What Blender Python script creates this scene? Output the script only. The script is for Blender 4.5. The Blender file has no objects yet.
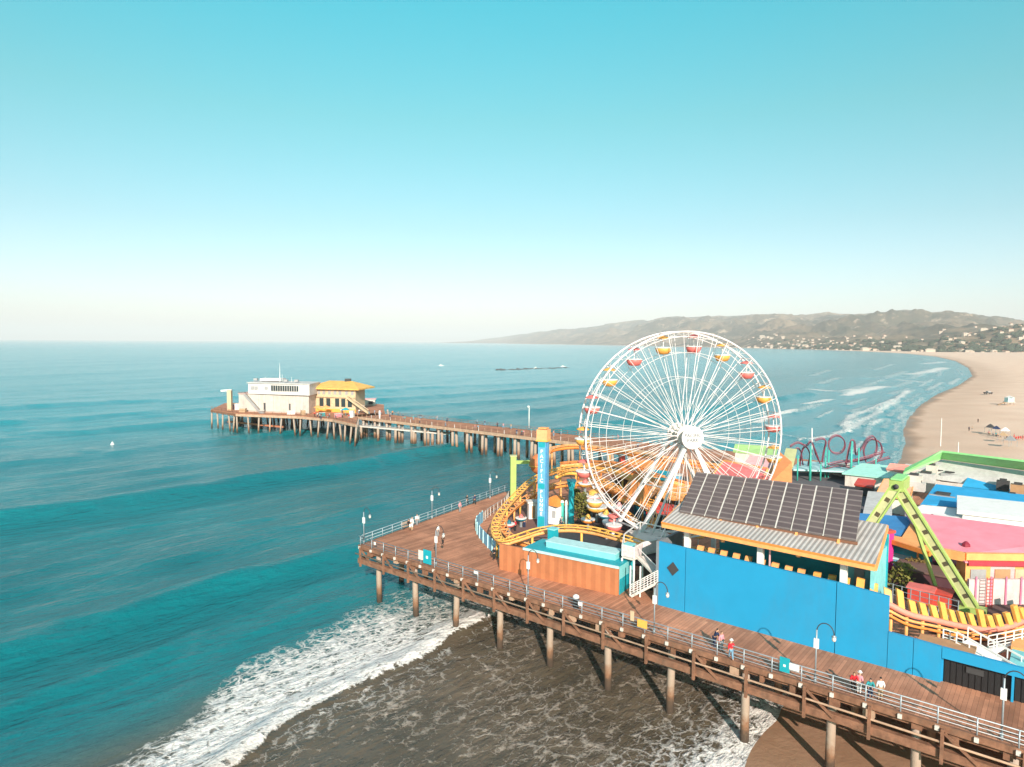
import bpy, math, random
import numpy as np
from mathutils import Vector, Matrix, noise
random.seed(7); np.random.seed(7)
sc = bpy.context.scene; COL = sc.collection
D2R = math.radians
# ---------------------------------------------------------------- camera model (metres; camera 33 m over the water)
F = 683.0; PW, PH = 1024, 767; CH = 33.0
pt_ = math.atan(41.5/F); ro_ = D2R(0.34)
FW = Vector((0, math.cos(pt_), -math.sin(pt_))); _up = Vector((0, math.sin(pt_), math.cos(pt_))); _rt = Vector((1, 0, 0))
RT = math.cos(ro_)*_rt + math.sin(ro_)*_up; UP = -math.sin(ro_)*_rt + math.cos(ro_)*_up
def ray(px, py): px = float(px); py = float(py); return FW + (px-PW/2)/F*RT - (py-PH/2)/F*UP
def P(px, py, z=7.0):
    r = ray(px, py); return Vector((0, 0, CH)) + r*((z-CH)/r.z)
def PD(px, py, d):
    r = ray(px, py); return Vector((0, 0, CH)) + r*(d/r.y)
A0 = P(360, 545); ANG = D2R(-39.6)
U = Vector((math.cos(ANG), math.sin(ANG), 0)); V = Vector((-U.y, U.x, 0))
def L(u, v, z=7.0): return Vector((A0.x+u*U.x+v*V.x, A0.y+u*U.y+v*V.y, z))
def uv(p): d = Vector((p[0]-A0.x, p[1]-A0.y, 0)); return d.dot(U), d.dot(V)
def RV(px, py, v):
    r = ray(px, py); t = (v + Vector((A0.x, A0.y, 0)).dot(V))/r.dot(V); return Vector((0, 0, CH)) + r*t

# ---------------------------------------------------------------- materials
def newmat(name):
    m = bpy.data.materials.new(name); m.use_nodes = True
    nt = m.node_tree; return m, nt, nt.nodes['Principled BSDF']
def N(nt, typ, **kw):
    n = nt.nodes.new(typ)
    for k, v in kw.items():
        if k in n.inputs: n.inputs[k].default_value = v
        else: setattr(n, k, v)
    return n
_mats = {}
def mat(name, col, rough=0.6, metal=0.0, var=0.12, scale=1.5, bump=0.0, spec=0.4, dirt=0.0):
    if name in _mats: return _mats[name]
    m, nt, b = newmat(name)
    tc = N(nt, 'ShaderNodeTexCoord'); nz = N(nt, 'ShaderNodeTexNoise', Scale=scale, Detail=6.0, Roughness=0.65)
    nt.links.new(tc.outputs['Object'], nz.inputs['Vector'])
    hsv = N(nt, 'ShaderNodeMix', data_type='RGBA'); lo = [c*(1-var) for c in col[:3]]+[1]; hi = [min(1, c*(1+var)) for c in col[:3]]+[1]
    hsv.inputs[6].default_value = lo; hsv.inputs[7].default_value = hi
    mr = N(nt, 'ShaderNodeMapRange'); mr.inputs[1].default_value = .3; mr.inputs[2].default_value = .7
    nt.links.new(nz.outputs['Fac'], mr.inputs[0]); nt.links.new(mr.outputs[0], hsv.inputs[0])
    out = hsv.outputs[2]
    if dirt > 0:
        dirt = dirt+.08
        n2 = N(nt, 'ShaderNodeTexNoise', Scale=scale*.35, Detail=9.0, Roughness=0.75)
        mp = N(nt, 'ShaderNodeMapping'); mp.inputs['Scale'].default_value = (1, 1, .35)
        nt.links.new(tc.outputs['Object'], mp.inputs[0]); nt.links.new(mp.outputs[0], n2.inputs['Vector'])
        r2 = N(nt, 'ShaderNodeMapRange'); r2.inputs[1].default_value = .5; r2.inputs[2].default_value = .72; r2.inputs[4].default_value = dirt
        mx = N(nt, 'ShaderNodeMix', data_type='RGBA'); mx.inputs[7].default_value = (.12, .085, .06, 1)
        nt.links.new(n2.outputs['Fac'], r2.inputs[0]); nt.links.new(r2.outputs[0], mx.inputs[0]); nt.links.new(out, mx.inputs[6]); out = mx.outputs[2]
    nt.links.new(out, b.inputs['Base Color'])
    b.inputs['Roughness'].default_value = rough; b.inputs['Metallic'].default_value = metal
    b.inputs['Specular IOR Level'].default_value = spec
    if bump > 0:
        bn = N(nt, 'ShaderNodeBump', Strength=bump, Distance=0.05); nz2 = N(nt, 'ShaderNodeTexNoise', Scale=scale*6, Detail=4.0)
        nt.links.new(tc.outputs['Object'], nz2.inputs['Vector']); nt.links.new(nz2.outputs['Fac'], bn.inputs['Height']); nt.links.new(bn.outputs[0], b.inputs['Normal'])
    _mats[name] = m; return m
def boards(name, col, axis_ang, width, rough=.8, contrast=.35, length=3.6, var=.35):
    """timber boards laid along a direction in the horizontal plane"""
    m, nt, b = newmat(name)
    tc = N(nt, 'ShaderNodeTexCoord'); mp = N(nt, 'ShaderNodeMapping'); mp.inputs['Rotation'].default_value = (0, 0, -axis_ang)
    nt.links.new(tc.outputs['Object'], mp.inputs[0])
    br = N(nt, 'ShaderNodeTexBrick', Scale=1.0); br.inputs['Brick Width'].default_value = length; br.inputs['Row Height'].default_value = width
    br.inputs['Mortar Size'].default_value = .012; br.inputs['Mortar Smooth'].default_value = .3; br.inputs['Bias'].default_value = 0
    br.inputs['Color1'].default_value = [c*(1-var) for c in col]+[1]; br.inputs['Color2'].default_value = [c*(1+var) for c in col]+[1]
    br.inputs['Mortar'].default_value = [c*contrast for c in col]+[1]
    nt.links.new(mp.outputs[0], br.inputs['Vector'])
    nz = N(nt, 'ShaderNodeTexNoise', Scale=.22, Detail=8.0, Roughness=.7); nt.links.new(mp.outputs[0], nz.inputs['Vector'])
    mr = N(nt, 'ShaderNodeMapRange'); mr.inputs[1].default_value = .35; mr.inputs[2].default_value = .65; mr.inputs[3].default_value = .72; mr.inputs[4].default_value = 1.25
    nt.links.new(nz.outputs['Fac'], mr.inputs[0])
    mu = N(nt, 'ShaderNodeVectorMath', operation='MULTIPLY'); nt.links.new(br.outputs['Color'], mu.inputs[0]); nt.links.new(mr.outputs[0], mu.inputs[1])
    nt.links.new(mu.outputs[0], b.inputs['Base Color']); b.inputs['Roughness'].default_value = rough; b.inputs['Specular IOR Level'].default_value = .25
    bn = N(nt, 'ShaderNodeBump', Strength=.4, Distance=.02); nt.links.new(br.outputs['Fac'], bn.inputs['Height']); bn.invert = True; nt.links.new(bn.outputs[0], b.inputs['Normal'])
    _mats[name] = m; return m
def stripes(name, c1, c2, axis_ang, pitch, rough=.5, bump=.6, metal=0.0, duty=.5):
    """ribbed sheet: ridges running across the given horizontal direction"""
    m, nt, b = newmat(name)
    tc = N(nt, 'ShaderNodeTexCoord'); mp = N(nt, 'ShaderNodeMapping'); mp.inputs['Rotation'].default_value = (0, 0, -axis_ang)
    nt.links.new(tc.outputs['Object'], mp.inputs[0])
    wv = N(nt, 'ShaderNodeTexWave', wave_type='BANDS', bands_direction='X', wave_profile='SIN', Scale=2*math.pi/pitch/20*1.0)
    wv.inputs['Distortion'].default_value = 0
    nt.links.new(mp.outputs[0], wv.inputs['Vector'])
    mr = N(nt, 'ShaderNodeMapRange'); mr.inputs[1].default_value = duty-.15; mr.inputs[2].default_value = duty+.15
    nt.links.new(wv.outputs['Fac'], mr.inputs[0])
    mx = N(nt, 'ShaderNodeMix', data_type='RGBA'); mx.inputs[6].default_value = list(c1)+[1]; mx.inputs[7].default_value = list(c2)+[1]
    nt.links.new(mr.outputs[0], mx.inputs[0])
    nz = N(nt, 'ShaderNodeTexNoise', Scale=.5, Detail=8.0, Roughness=.7); nt.links.new(tc.outputs['Object'], nz.inputs['Vector'])
    m2 = N(nt, 'ShaderNodeMapRange'); m2.inputs[1].default_value = .3; m2.inputs[2].default_value = .7; m2.inputs[3].default_value = .82; m2.inputs[4].default_value = 1.12
    nt.links.new(nz.outputs['Fac'], m2.inputs[0])
    mu = N(nt, 'ShaderNodeVectorMath', operation='MULTIPLY'); nt.links.new(mx.outputs[2], mu.inputs[0]); nt.links.new(m2.outputs[0], mu.inputs[1])
    nt.links.new(mu.outputs[0], b.inputs['Base Color']); b.inputs['Roughness'].default_value = rough; b.inputs['Metallic'].default_value = metal
    bn = N(nt, 'ShaderNodeBump', Strength=bump, Distance=.04); nt.links.new(wv.outputs['Fac'], bn.inputs['Height']); nt.links.new(bn.outputs[0], b.inputs['Normal'])
    _mats[name] = m; return m

WHITE = mat('white_paint', (.78, .75, .72), .5, var=.06, dirt=.08)
OFFW = mat('aged_white', (.66, .60, .54), .7, var=.1, dirt=.3)
WHEELW = mat('wheel_white', (.74, .68, .66), .4, var=.04)
BLUEW = mat('blue_wall_paint', (.012, .28, .52), .65, var=.05, scale=.45, bump=.12, dirt=.10)
BROWNW = mat('rust_brown_panel', (.40, .13, .05), .7, var=.12, scale=.8, dirt=.12)
TEAL = mat('teal_paint', (.01, .33, .40), .5, dirt=.1)
TEALD = mat('deep_teal_paint', (.006, .14, .20), .5, dirt=.1)
AQUA = mat('aqua_paint', (.22, .58, .60), .5, dirt=.1)
PALEAQ = mat('pale_aqua', (.45, .68, .68), .55, dirt=.1)
SKYB = mat('sky_blue_paint', (.16, .42, .60), .5, dirt=.12)
ORANGE = mat('orange_paint', (.78, .25, .05), .5, dirt=.1)
LORANGE = mat('light_orange_paint', (.85, .38, .13), .55, dirt=.08)
YELLOW = mat('yellow_paint', (.84, .43, .09), .5, dirt=.08)
YELLOWO = mat('amber_paint', (.84, .38, .08), .5, dirt=.08)
CORAL = mat('coral_red_paint', (.74, .17, .15), .45, dirt=.05)
RED = mat('red_paint', (.58, .07, .05), .5, dirt=.1)
PINK = mat('pink_sheet', (.84, .27, .33), .6, var=.14, scale=.4, dirt=.08)
PALEPINK = mat('pale_pink', (.80, .42, .42), .6, dirt=.15)
MAGENTA = mat('magenta_paint', (.62, .03, .22), .5)
LIME = mat('lime_paint', (.36, .48, .13), .5, dirt=.06)
LIMEP = mat('pale_lime', (.50, .49, .25), .55, dirt=.1)
MINT = mat('mint_roof', (.30, .70, .26), .6, var=.06, dirt=.06)
SEAG = mat('sea_green_paint', (.05, .42, .34), .5)
PURPLE = mat('dark_plum_rail', (.16, .035, .06), .4)
BLACK = mat('black_paint_and_shade', (.02, .02, .022), .5)
DARK = mat('dark_grey', (.05, .048, .05), .7)
GREYM = mat('galvanised_steel', (.36, .40, .43), .45, metal=.4, dirt=.15)
GREY = mat('grey_membrane', (.34, .33, .33), .8, dirt=.2)
PALEG = mat('pale_grey_roof', (.55, .52, .50), .8, dirt=.2)
TAN = mat('tan_board', (.45, .25, .13), .8, dirt=.1)
WOODB = mat('weathered_brown_beam', (.23, .11, .065), .85, var=.4, scale=1.6, bump=.3, dirt=.55)
WOODL = mat('pale_timber', (.48, .31, .21), .85, var=.25, scale=1.2, bump=.3, dirt=.3)
CREAM = mat('cream_stucco', (.60, .44, .28), .75, var=.15, dirt=.22)
HALLW = mat('hall_wall', (.56, .48, .43), .8, var=.12, scale=.6, dirt=.25)
HALLU = mat('hall_upper_wall', (.64, .59, .56), .75, var=.1, scale=.6, dirt=.12)
YROOF = mat('golden_roof', (.80, .43, .11), .6, var=.2, scale=.6, dirt=.08)
GLASS = mat('dark_window', (.03, .045, .05), .15, spec=.6)
AWN = mat('blue_canvas', (.045, .22, .48), .75, scale=.4, dirt=.05)
ROOFB = mat('cobalt_roof', (.03, .33, .62), .6, scale=.4, dirt=.06)
SKIN = mat('skin', (.55, .30, .20), .55, var=.05)
HAIRD = mat('dark_hair', (.03, .02, .015), .6); HAIRB = mat('brown_hair', (.16, .08, .04), .6)
OLIVE = mat('olive_leaf', (.16, .15, .03), .8, var=.4, scale=2)
ROCK = mat('breakwater_rock', (.10, .10, .10), .9, var=.4, bump=.5)
DECK = boards('deck_boards', (.46, .205, .12), ANG+math.pi/2, .30, rough=.8, contrast=.45, length=6.0, var=.20)
RIBS = stripes('corrugated_sheet', (.36, .31, .28), (.60, .54, .50), ANG, .42, bump=.6)
BROWNRIB = stripes('ribbed_brown', (.43, .15, .062), (.50, .18, .075), ANG, 1.1, rough=.7, bump=.2)
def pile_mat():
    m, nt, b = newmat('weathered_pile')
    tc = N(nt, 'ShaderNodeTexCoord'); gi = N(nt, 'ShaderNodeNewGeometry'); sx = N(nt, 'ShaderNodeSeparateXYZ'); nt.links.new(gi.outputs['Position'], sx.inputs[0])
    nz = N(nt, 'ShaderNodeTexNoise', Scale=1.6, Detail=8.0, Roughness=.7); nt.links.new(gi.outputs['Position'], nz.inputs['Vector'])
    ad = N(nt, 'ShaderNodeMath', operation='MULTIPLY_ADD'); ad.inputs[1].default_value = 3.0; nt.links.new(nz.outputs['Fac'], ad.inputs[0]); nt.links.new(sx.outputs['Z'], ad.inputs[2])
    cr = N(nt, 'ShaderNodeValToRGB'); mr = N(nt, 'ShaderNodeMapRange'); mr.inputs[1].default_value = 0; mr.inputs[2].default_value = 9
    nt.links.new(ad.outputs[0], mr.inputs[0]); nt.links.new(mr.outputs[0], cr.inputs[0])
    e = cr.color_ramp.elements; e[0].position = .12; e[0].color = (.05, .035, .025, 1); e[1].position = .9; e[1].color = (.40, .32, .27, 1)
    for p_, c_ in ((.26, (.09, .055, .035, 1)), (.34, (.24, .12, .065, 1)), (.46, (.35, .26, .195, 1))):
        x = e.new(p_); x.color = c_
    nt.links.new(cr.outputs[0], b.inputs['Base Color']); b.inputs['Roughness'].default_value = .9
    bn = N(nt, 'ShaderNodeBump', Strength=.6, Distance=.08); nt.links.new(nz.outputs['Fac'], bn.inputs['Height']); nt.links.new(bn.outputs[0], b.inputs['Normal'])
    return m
PILE = pile_mat()

# ---------------------------------------------------------------- mesh builder
def wloc(o):
    l = Vector((0, 0, 0))
    while o is not None: l += o.location; o = o.parent
    return l
class MB:
    def __init__(s): s.v = []; s.f = []; s.mi = []; s.cur = 0
    def add(s, vs, fs):
        n = len(s.v); s.v += [Vector(x) for x in vs]; s.f += [tuple(i+n for i in f) for f in fs]; s.mi += [s.cur]*len(fs); return s
    def hexa(s, b, t): return s.add(list(b)+list(t), [(3, 2, 1, 0), (4, 5, 6, 7), (0, 1, 5, 4), (1, 2, 6, 5), (2, 3, 7, 6), (3, 0, 4, 7)])
    def box(s, u0, u1, v0, v1, z0, z1): return s.hexa([L(u0, v0, z0), L(u1, v0, z0), L(u1, v1, z0), L(u0, v1, z0)], [L(u0, v0, z1), L(u1, v0, z1), L(u1, v1, z1), L(u0, v1, z1)])
    def cbox(s, c, sx, sy, sz, rz=0.0):
        """box centred in x,y on c, standing on c.z"""
        c = Vector(c); ca, sa = math.cos(rz), math.sin(rz); q = []
        for z in (0, sz):
            for x, y in ((-1, -1), (1, -1), (1, 1), (-1, 1)):
                X, Y = x*sx/2, y*sy/2; q.append(c+Vector((X*ca-Y*sa, X*sa+Y*ca, z)))
        return s.hexa(q[:4], q[4:])
    def prism(s, pts, z0, z1):
        n = len(pts); vs = [Vector((p[0], p[1], z0)) for p in pts]+[Vector((p[0], p[1], z1)) for p in pts]
        return s.add(vs, [tuple(range(n-1, -1, -1)), tuple(range(n, 2*n))]+[(i, (i+1) % n, n+(i+1) % n, n+i) for i in range(n)])
    def slab(s, pts, th):
        """polygon given any thickness along its normal (downwards)"""
        pts = [Vector(p) for p in pts]; nn = (pts[1]-pts[0]).cross(pts[2]-pts[0]).normalized()
        if nn.z < 0: nn = -nn; pts = pts[::-1]
        n = len(pts); return s.add([p-nn*th for p in pts]+pts, [tuple(range(n-1, -1, -1)), tuple(range(n, 2*n))]+[(i, (i+1) % n, n+(i+1) % n, n+i) for i in range(n)])
    def tube(s, pts, r, n=8, closed=False, r2=None):
        pts = [Vector(p) for p in pts]; m = len(pts)
        prev = None; rings = []
        for i, p in enumerate(pts):
            a = pts[i-1] if (i > 0 or closed) else p; b = pts[(i+1) % m] if (i < m-1 or closed) else p
            t = (b-a).normalized()
            if prev is None: ref = Vector((0, 0, 1)) if abs(t.z) < .9 else Vector((1, 0, 0)); x = t.cross(ref).normalized()
            else: x = (prev - t*prev.dot(t)).normalized()
            prev = x; y = t.cross(x); rr = r if r2 is None else r+(r2-r)*i/max(1, m-1)
            rings.append([p+(x*math.cos(2*math.pi*k/n)+y*math.sin(2*math.pi*k/n))*rr for k in range(n)])
        vs = [q for R_ in rings for q in R_]; fs = []
        for i in range(m if closed else m-1):
            j = (i+1) % m
            for k in range(n): fs.append((i*n+k, i*n+(k+1) % n, j*n+(k+1) % n, j*n+k))
        if not closed: fs += [tuple(range(n-1, -1, -1)), tuple((m-1)*n+k for k in range(n))]
        return s.add(vs, fs)
    def beam(s, a, b, w, h, up=Vector((0, 0, 1))):
        a = Vector(a); b = Vector(b); t = (b-a).normalized(); x = t.cross(up)
        if x.length < 1e-3: x = Vector((1, 0, 0))
        x.normalize(); y = x.cross(t).normalized(); q = []
        for c in (a, b):
            for i, j in ((-1, -1), (1, -1), (1, 1), (-1, 1)): q.append(c+x*(i*w/2)+y*(j*h/2))
        return s.hexa(q[:4], q[4:])
    def lathe(s, prof, c, n=16, axis=None):
        c = Vector(c); m = len(prof); ax = Vector(axis).normalized() if axis is not None else Vector((0, 0, 1))
        ref = Vector((0, 0, 1)) if abs(ax.z) < .9 else Vector((1, 0, 0)); x = ref.cross(ax).normalized(); y = ax.cross(x)
        vs = [c+ax*z+(x*math.cos(2*math.pi*k/n)+y*math.sin(2*math.pi*k/n))*r for r, z in prof for k in range(n)]; fs = []
        for i in range(m-1):
            for k in range(n): fs.append((i*n+k, i*n+(k+1) % n, (i+1)*n+(k+1) % n, (i+1)*n+k))
        fs += [tuple(range(n-1, -1, -1)), tuple((m-1)*n+k for k in range(n))]
        return s.add(vs, fs)
    def build(s, name, m, parent=None, smooth=False, kind=None, label=None):
        off = wloc(parent) if parent is not None else Vector((0, 0, 0))
        me = bpy.data.meshes.new(name); me.from_pydata([tuple(x-off) for x in s.v], [], s.f)
        ms = m if isinstance(m, (list, tuple)) else [m]
        for q in ms: me.materials.append(q)
        if len(ms) > 1: me.polygons.foreach_set('material_index', s.mi)
        if smooth: me.polygons.foreach_set('use_smooth', [True]*len(me.polygons))
        me.update()
        o = bpy.data.objects.new(name, me); COL.objects.link(o)
        if parent is not None: o.parent = parent
        if kind: o['kind'] = kind
        if label: o['label'] = label
        return o
def thing(name, label, cat, loc=(0, 0, 0), group=None, rz=0):
    o = bpy.data.objects.new(name, None); COL.objects.link(o); o.location = loc; o.rotation_euler = (0, 0, rz); o.empty_display_size = .5
    o['label'] = label; o['category'] = cat; o['kind'] = 'thing'
    if group: o['group'] = group
    return o
def tag(o, label, cat, group=None):
    o['kind'] = 'thing'
    o['label'] = label; o['category'] = cat
    if group: o['group'] = group
    return o
def copy_tree(o, parent=None):
    c = o.copy(); COL.objects.link(c)
    if parent is not None: c.parent = parent
    for ch in [x for x in KIDS[o.name]] if o.name in KIDS else o.children: copy_tree(ch, c)
    return c
KIDS = {}
def place(proto, first, loc, rz=0, label=None, group=None):
    c = proto if first else copy_tree(proto)
    c.location = loc; c.rotation_euler = (0, 0, rz)
    if label: c['label'] = label
    if group: c['group'] = group
    return c
def text(name, body, size, mt, parent, loc, rot, extrude=.01, align='CENTER', bold=False):
    cu = bpy.data.curves.new(name, 'FONT'); cu.body = body; cu.size = size; cu.extrude = extrude; cu.align_x = align; cu.align_y = 'CENTER'
    if bold: cu.offset = size*.02
    cu.materials.append(mt); tmp = bpy.data.objects.new('tmp', cu); COL.objects.link(tmp); dg = bpy.context.evaluated_depsgraph_get(); dg.update(); me = bpy.data.meshes.new_from_object(tmp.evaluated_get(dg)); bpy.data.objects.remove(tmp); o = bpy.data.objects.new(name, me); COL.objects.link(o); o.parent = parent
    o.location = Vector(loc)-wloc(parent); o.rotation_euler = rot; return o
def spline(pts, n=8, closed=False):
    pts = [Vector(p) for p in pts]; m = len(pts); out = []
    for i in range(m if closed else m-1):
        g = lambda k: pts[k % m] if closed else pts[min(max(k, 0), m-1)]
        a, b, c, d = g(i-1), g(i), g(i+1), g(i+2)
        for k in range(n):
            t = k/n; out.append(.5*((2*b)+(c-a)*t+(2*a-5*b+4*c-d)*t*t+(3*b-a-3*c+d)*t**3))
    if not closed: out.append(pts[-1])
    return out

# ================================================================ SETTING: water, beach, hills
SHORE = [(-900, -950), (-110, -103), (-46, -26), (L(50.8, -3).x, L(50.8, -3).y), (L(50.2, 8).x, L(50.2, 8).y), (L(46, 60).x, L(46, 60).y)]
for px, py in ((884, 487), (893, 470), (901, 458), (905, 443), (903, 430), (908, 418), (920, 405), (937, 394), (957, 386), (972, 376), (968, 368), (955, 361), (935, 356.5), (905, 353.6), (860, 351.2), (800, 349.2), (740, 347.9), (680, 346.6), (620, 345.4), (560, 344.4), (500, 343.4), (478, 342.9)):
    q = P(px, py, 0); SHORE.append((q.x, q.y))
SHORE.append((SHORE[-1][0]-2000, SHORE[-1][1]+30000))
SH = np.array(SHORE)
def seg_dist(X, Y, pts):
    best = np.full(X.shape, 1e12); side = np.zeros(X.shape)
    for i in range(len(pts)-1):
        ax, ay = pts[i]; bx, by = pts[i+1]; dx, dy = bx-ax, by-ay; l2 = dx*dx+dy*dy+1e-9
        t = np.clip(((X-ax)*dx+(Y-ay)*dy)/l2, 0, 1); ex, ey = X-(ax+t*dx), Y-(ay+t*dy); d = ex*ex+ey*ey
        cr_ = dx*(Y-ay)-dy*(X-ax); m = d < best; best = np.where(m, d, best); side = np.where(m, cr_, side)
    return np.sqrt(best), side
def sea_dist(X, Y):
    """positive over water (left of the shoreline), negative over land"""
    d, s = seg_dist(X, Y, SHORE); return np.where(s > 0, d, -d)
def vnoise(X, Y, seed):
    """smooth value noise, vectorised"""
    rs = np.random.RandomState(seed); T = rs.rand(256, 256)
    xi = np.floor(X).astype(int); yi = np.floor(Y).astype(int); fx = X-xi; fy = Y-yi; fx = fx*fx*(3-2*fx); fy = fy*fy*(3-2*fy)
    g = lambda a, b: T[a & 255, b & 255]
    return (g(xi, yi)*(1-fx)+g(xi+1, yi)*fx)*(1-fy)+(g(xi, yi+1)*(1-fx)+g(xi+1, yi+1)*fx)*fy
def fbm(X, Y, seed, oc=4):
    a = 0; w = .5; t = 0
    for i in range(oc): a = a+w*vnoise(X*2**i+17*i, Y*2**i+31*i, seed+i); t += w; w *= .5
    return a/t
def sstep(a, b, x): t = np.clip((x-a)/(b-a), 0, 1); return t*t*(3-2*t)
def polar(rs, th):
    R_, T_ = np.meshgrid(rs, th, indexing='ij'); return R_*np.sin(T_), R_*np.cos(T_), R_
def gridmesh(name, X, Y, Z, m, attrs, closed):
    nr, nt_ = X.shape; co_ = np.stack([X, Y, Z], -1).reshape(-1, 3).astype(np.float32)
    i, j = np.meshgrid(np.arange(nr-1), np.arange(nt_ if closed else nt_-1), indexing='ij'); j2 = (j+1) % nt_
    q = np.stack([i*nt_+j, (i+1)*nt_+j, (i+1)*nt_+j2, i*nt_+j2], -1).reshape(-1, 4)[:, ::-1]
    me = bpy.data.meshes.new(name); me.vertices.add(len(co_)); me.vertices.foreach_set('co', co_.ravel())
    me.loops.add(q.size); me.loops.foreach_set('vertex_index', q.ravel().astype(np.int32)); me.polygons.add(len(q))
    me.polygons.foreach_set('loop_start', np.arange(0, q.size, 4, dtype=np.int32)); me.polygons.foreach_set('loop_total', np.full(len(q), 4, np.int32))
    me.polygons.foreach_set('use_smooth', np.ones(len(q), bool)); me.update(calc_edges=True)
    for k, a in attrs.items():
        at = me.attributes.new(k, 'FLOAT', 'POINT'); at.data.foreach_set('value', a.ravel().astype(np.float32))
    me.materials.append(m); o = bpy.data.objects.new(name, me); COL.objects.link(o); o['kind'] = 'structure'; return o
rs = [4.0]
while rs[-1] < 60000:
    r = rs[-1]; rs.append(r*(1.0065 if 35 < r < 420 else (1.02 if r <= 35 else 1.010)))
rs = np.array(rs)
th = np.concatenate([np.linspace(-42, 42, 470), np.linspace(43.5, 316.5, 140)[0:]])*math.pi/180
X, Y, R_ = polar(rs, th)
Sd = sea_dist(X, Y); dx, dy = X-A0.x, Y-A0.y; Uu = dx*U.x+dy*U.y; Vv = dx*V.x+dy*V.y
space = R_*.0085+.15
Z = np.zeros_like(X)
deep = sstep(12, 60, Sd)
wob = 5*(fbm(Vv/40, Uu/90, 5)-.5)+2.2*(fbm(Vv/9, Uu/30, 9)-.5)
for u0, amp, wd in ((-17, 1.35, 3.8), (-46, .4, 4), (-80, 1.8, 4.8), (-114, .4, 5), (-150, .8, 6), (-205, .8, 7), (-262, 1.0, 8), (-330, .9, 9)):
    c = Uu-u0-wob*(1+abs(u0)/80)-.03*Vv*(abs(u0)/60); am = amp*(.55+.9*fbm(Vv/55+u0, Uu/200, 21)); front = np.where(c > 0, .8, 1.5)
    Z += np.where((Vv > -200) & (Vv < 420), am*np.exp(-(c/(wd*front))**2), 0)*sstep(25, 45, Sd)
for lam, amp, ang_, seed in ((34, .16, 4, 1), (21, .16, -8, 2), (13, .13, 7, 3), (8.2, .10, -10, 4), (5.3, .07, 6, 5), (3.6, .045, 16, 6), (2.4, .022, -25, 7)):
    a = ANG+D2R(ang_); ph = (X*math.cos(a)+Y*math.sin(a))/lam*2*math.pi+5*fbm(X/lam/4, Y/lam/4, seed+40, 2)*2
    mod = .4+1.2*fbm(X/lam/5+3, Y/lam/5, seed+60, 2)
    Z += amp*mod*(1.5*np.exp(1.2*(np.sin(ph)-1))-.6)*np.clip((lam/(3*space))-.5, 0, 1)*(.18+.82*deep)
# long-crested far swell lines
for lam, amp, ang_, seed in ((90, .35, -3, 11), (150, .6, 6, 12), (260, .9, 2, 13)):
    a = ANG+D2R(ang_+8); ph = (X*math.cos(a)+Y*math.sin(a))/lam*2*math.pi+9*fbm(X/lam/3, Y/lam/3, seed, 2)
    Z += amp*np.clip(2*fbm(X/lam/4, Y/lam/4, seed+7, 2)-.6, 0, 1)*np.exp(2*(np.sin(ph)-1))*np.clip((lam/(5*space))-.5, 0, 1)*sstep(250, 500, R_)*sstep(40, 120, Sd)
n1 = fbm(Uu/5, Vv/5, 77); n2 = fbm(Uu/1.7, Vv/1.7, 78)
near = ((Vv < 60) & (Vv > -160)).astype(float)
uf = 18.6+np.interp(Vv, [-60, -28, -21, 6, 11, 40], [6, 3.3, .4, -1.3, -2, -4])+1.0*(fbm(Vv/6, Vv*0, 90)-.5)*2+.7*(n2-.5)
Wb = np.interp(Vv, [-45, -33, -23, -14, -2, 10], [7, 9, 11.5, 14, 16, 17])*(.85+.3*fbm(Vv/4, Uu/8, 91))
b_ = uf-Uu
lowerleft = sstep(8, -12, Vv)
wash = np.where(b_ > 0, 1.0, 0)*(sstep(0, .5, b_))*np.interp(b_/Wb, [0, .15, .4, .7, .95, 1.15], [1.12, 1.04, .97, .82, .50, 0])
wash *= (.80+.28*n1)*np.where(b_ > 3.2, .62+.38*lowerleft, 1.0)
foam = wash*near
Z += near*.55*np.exp(-((b_-1.5)/1.6)**2)*(.6+.8*n2)*(b_ > -1)
mid = sstep(-.2, .6, Uu-uf)*np.interp(Uu, [20, 27, 35, 42, 47, 49.5, 52], [.40, .34, .34, .40, .55, .85, .98])*(.50+.85*n1)*near*(Vv < 40)
foam = np.maximum(foam, mid)
swf = sstep(2.6, .3, Sd)*(.5+.6*n1)*np.interp(R_, [100, 180, 400, 900], [1, .62, .5, 0])
foam = np.maximum(foam, swf)
def crest(pxs, width, strength, seed):
    global foam, Z
    pts = [tuple(P(a, b, 0))[:2] for a, b in pxs]; xs = [p[0] for p in pts]; ys = [p[1] for p in pts]; mg = width*4
    m = (X > min(xs)-mg) & (X < max(xs)+mg) & (Y > min(ys)-mg) & (Y < max(ys)+mg)
    if not m.any(): return
    d, s = seg_dist(X[m], Y[m], pts); wv = width*(.35+1.2*fbm(X[m]/width/3, Y[m]/width/3, seed, 3))
    foam[m] = np.maximum(foam[m], strength*np.clip(1.25-d/wv, 0, 1)); Z[m] += .5*np.exp(-(d/wv)**2)
for i, (pl, wd, st) in enumerate([([(757, 423), (776, 415), (795, 411)], 3.0, 1.1), ([(806, 405), (829, 400)], 4, 1.1), ([(812, 390), (838, 392), (862, 391), (883, 387)], 9, .85), ([(845, 396), (880, 388)], 7, 1.0),
        ([(817, 419), (833, 411)], 1.6, .7), ([(848, 433), (845, 424), (852, 416), (880, 408), (903, 397)], 3.2, .85), ([(800, 441), (830, 437), (850, 430), (872, 417), (898, 403)], 3.0, .75), ([(872, 411), (890, 404), (908, 392)], 3.2, .9),
        ([(912, 375), (930, 372), (943, 368)], 14, .9), ([(898, 380), (925, 383)], 10, .7), ([(925, 364), (945, 362)], 16, .7), ([(868, 378), (900, 377)], 12, .5), ([(870, 427), (885, 420)], 2, .7), ([(752, 428), (785, 436), (820, 444)], 2.2, .5)]):
    crest(pl, wd, st, 200+i)
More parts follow.
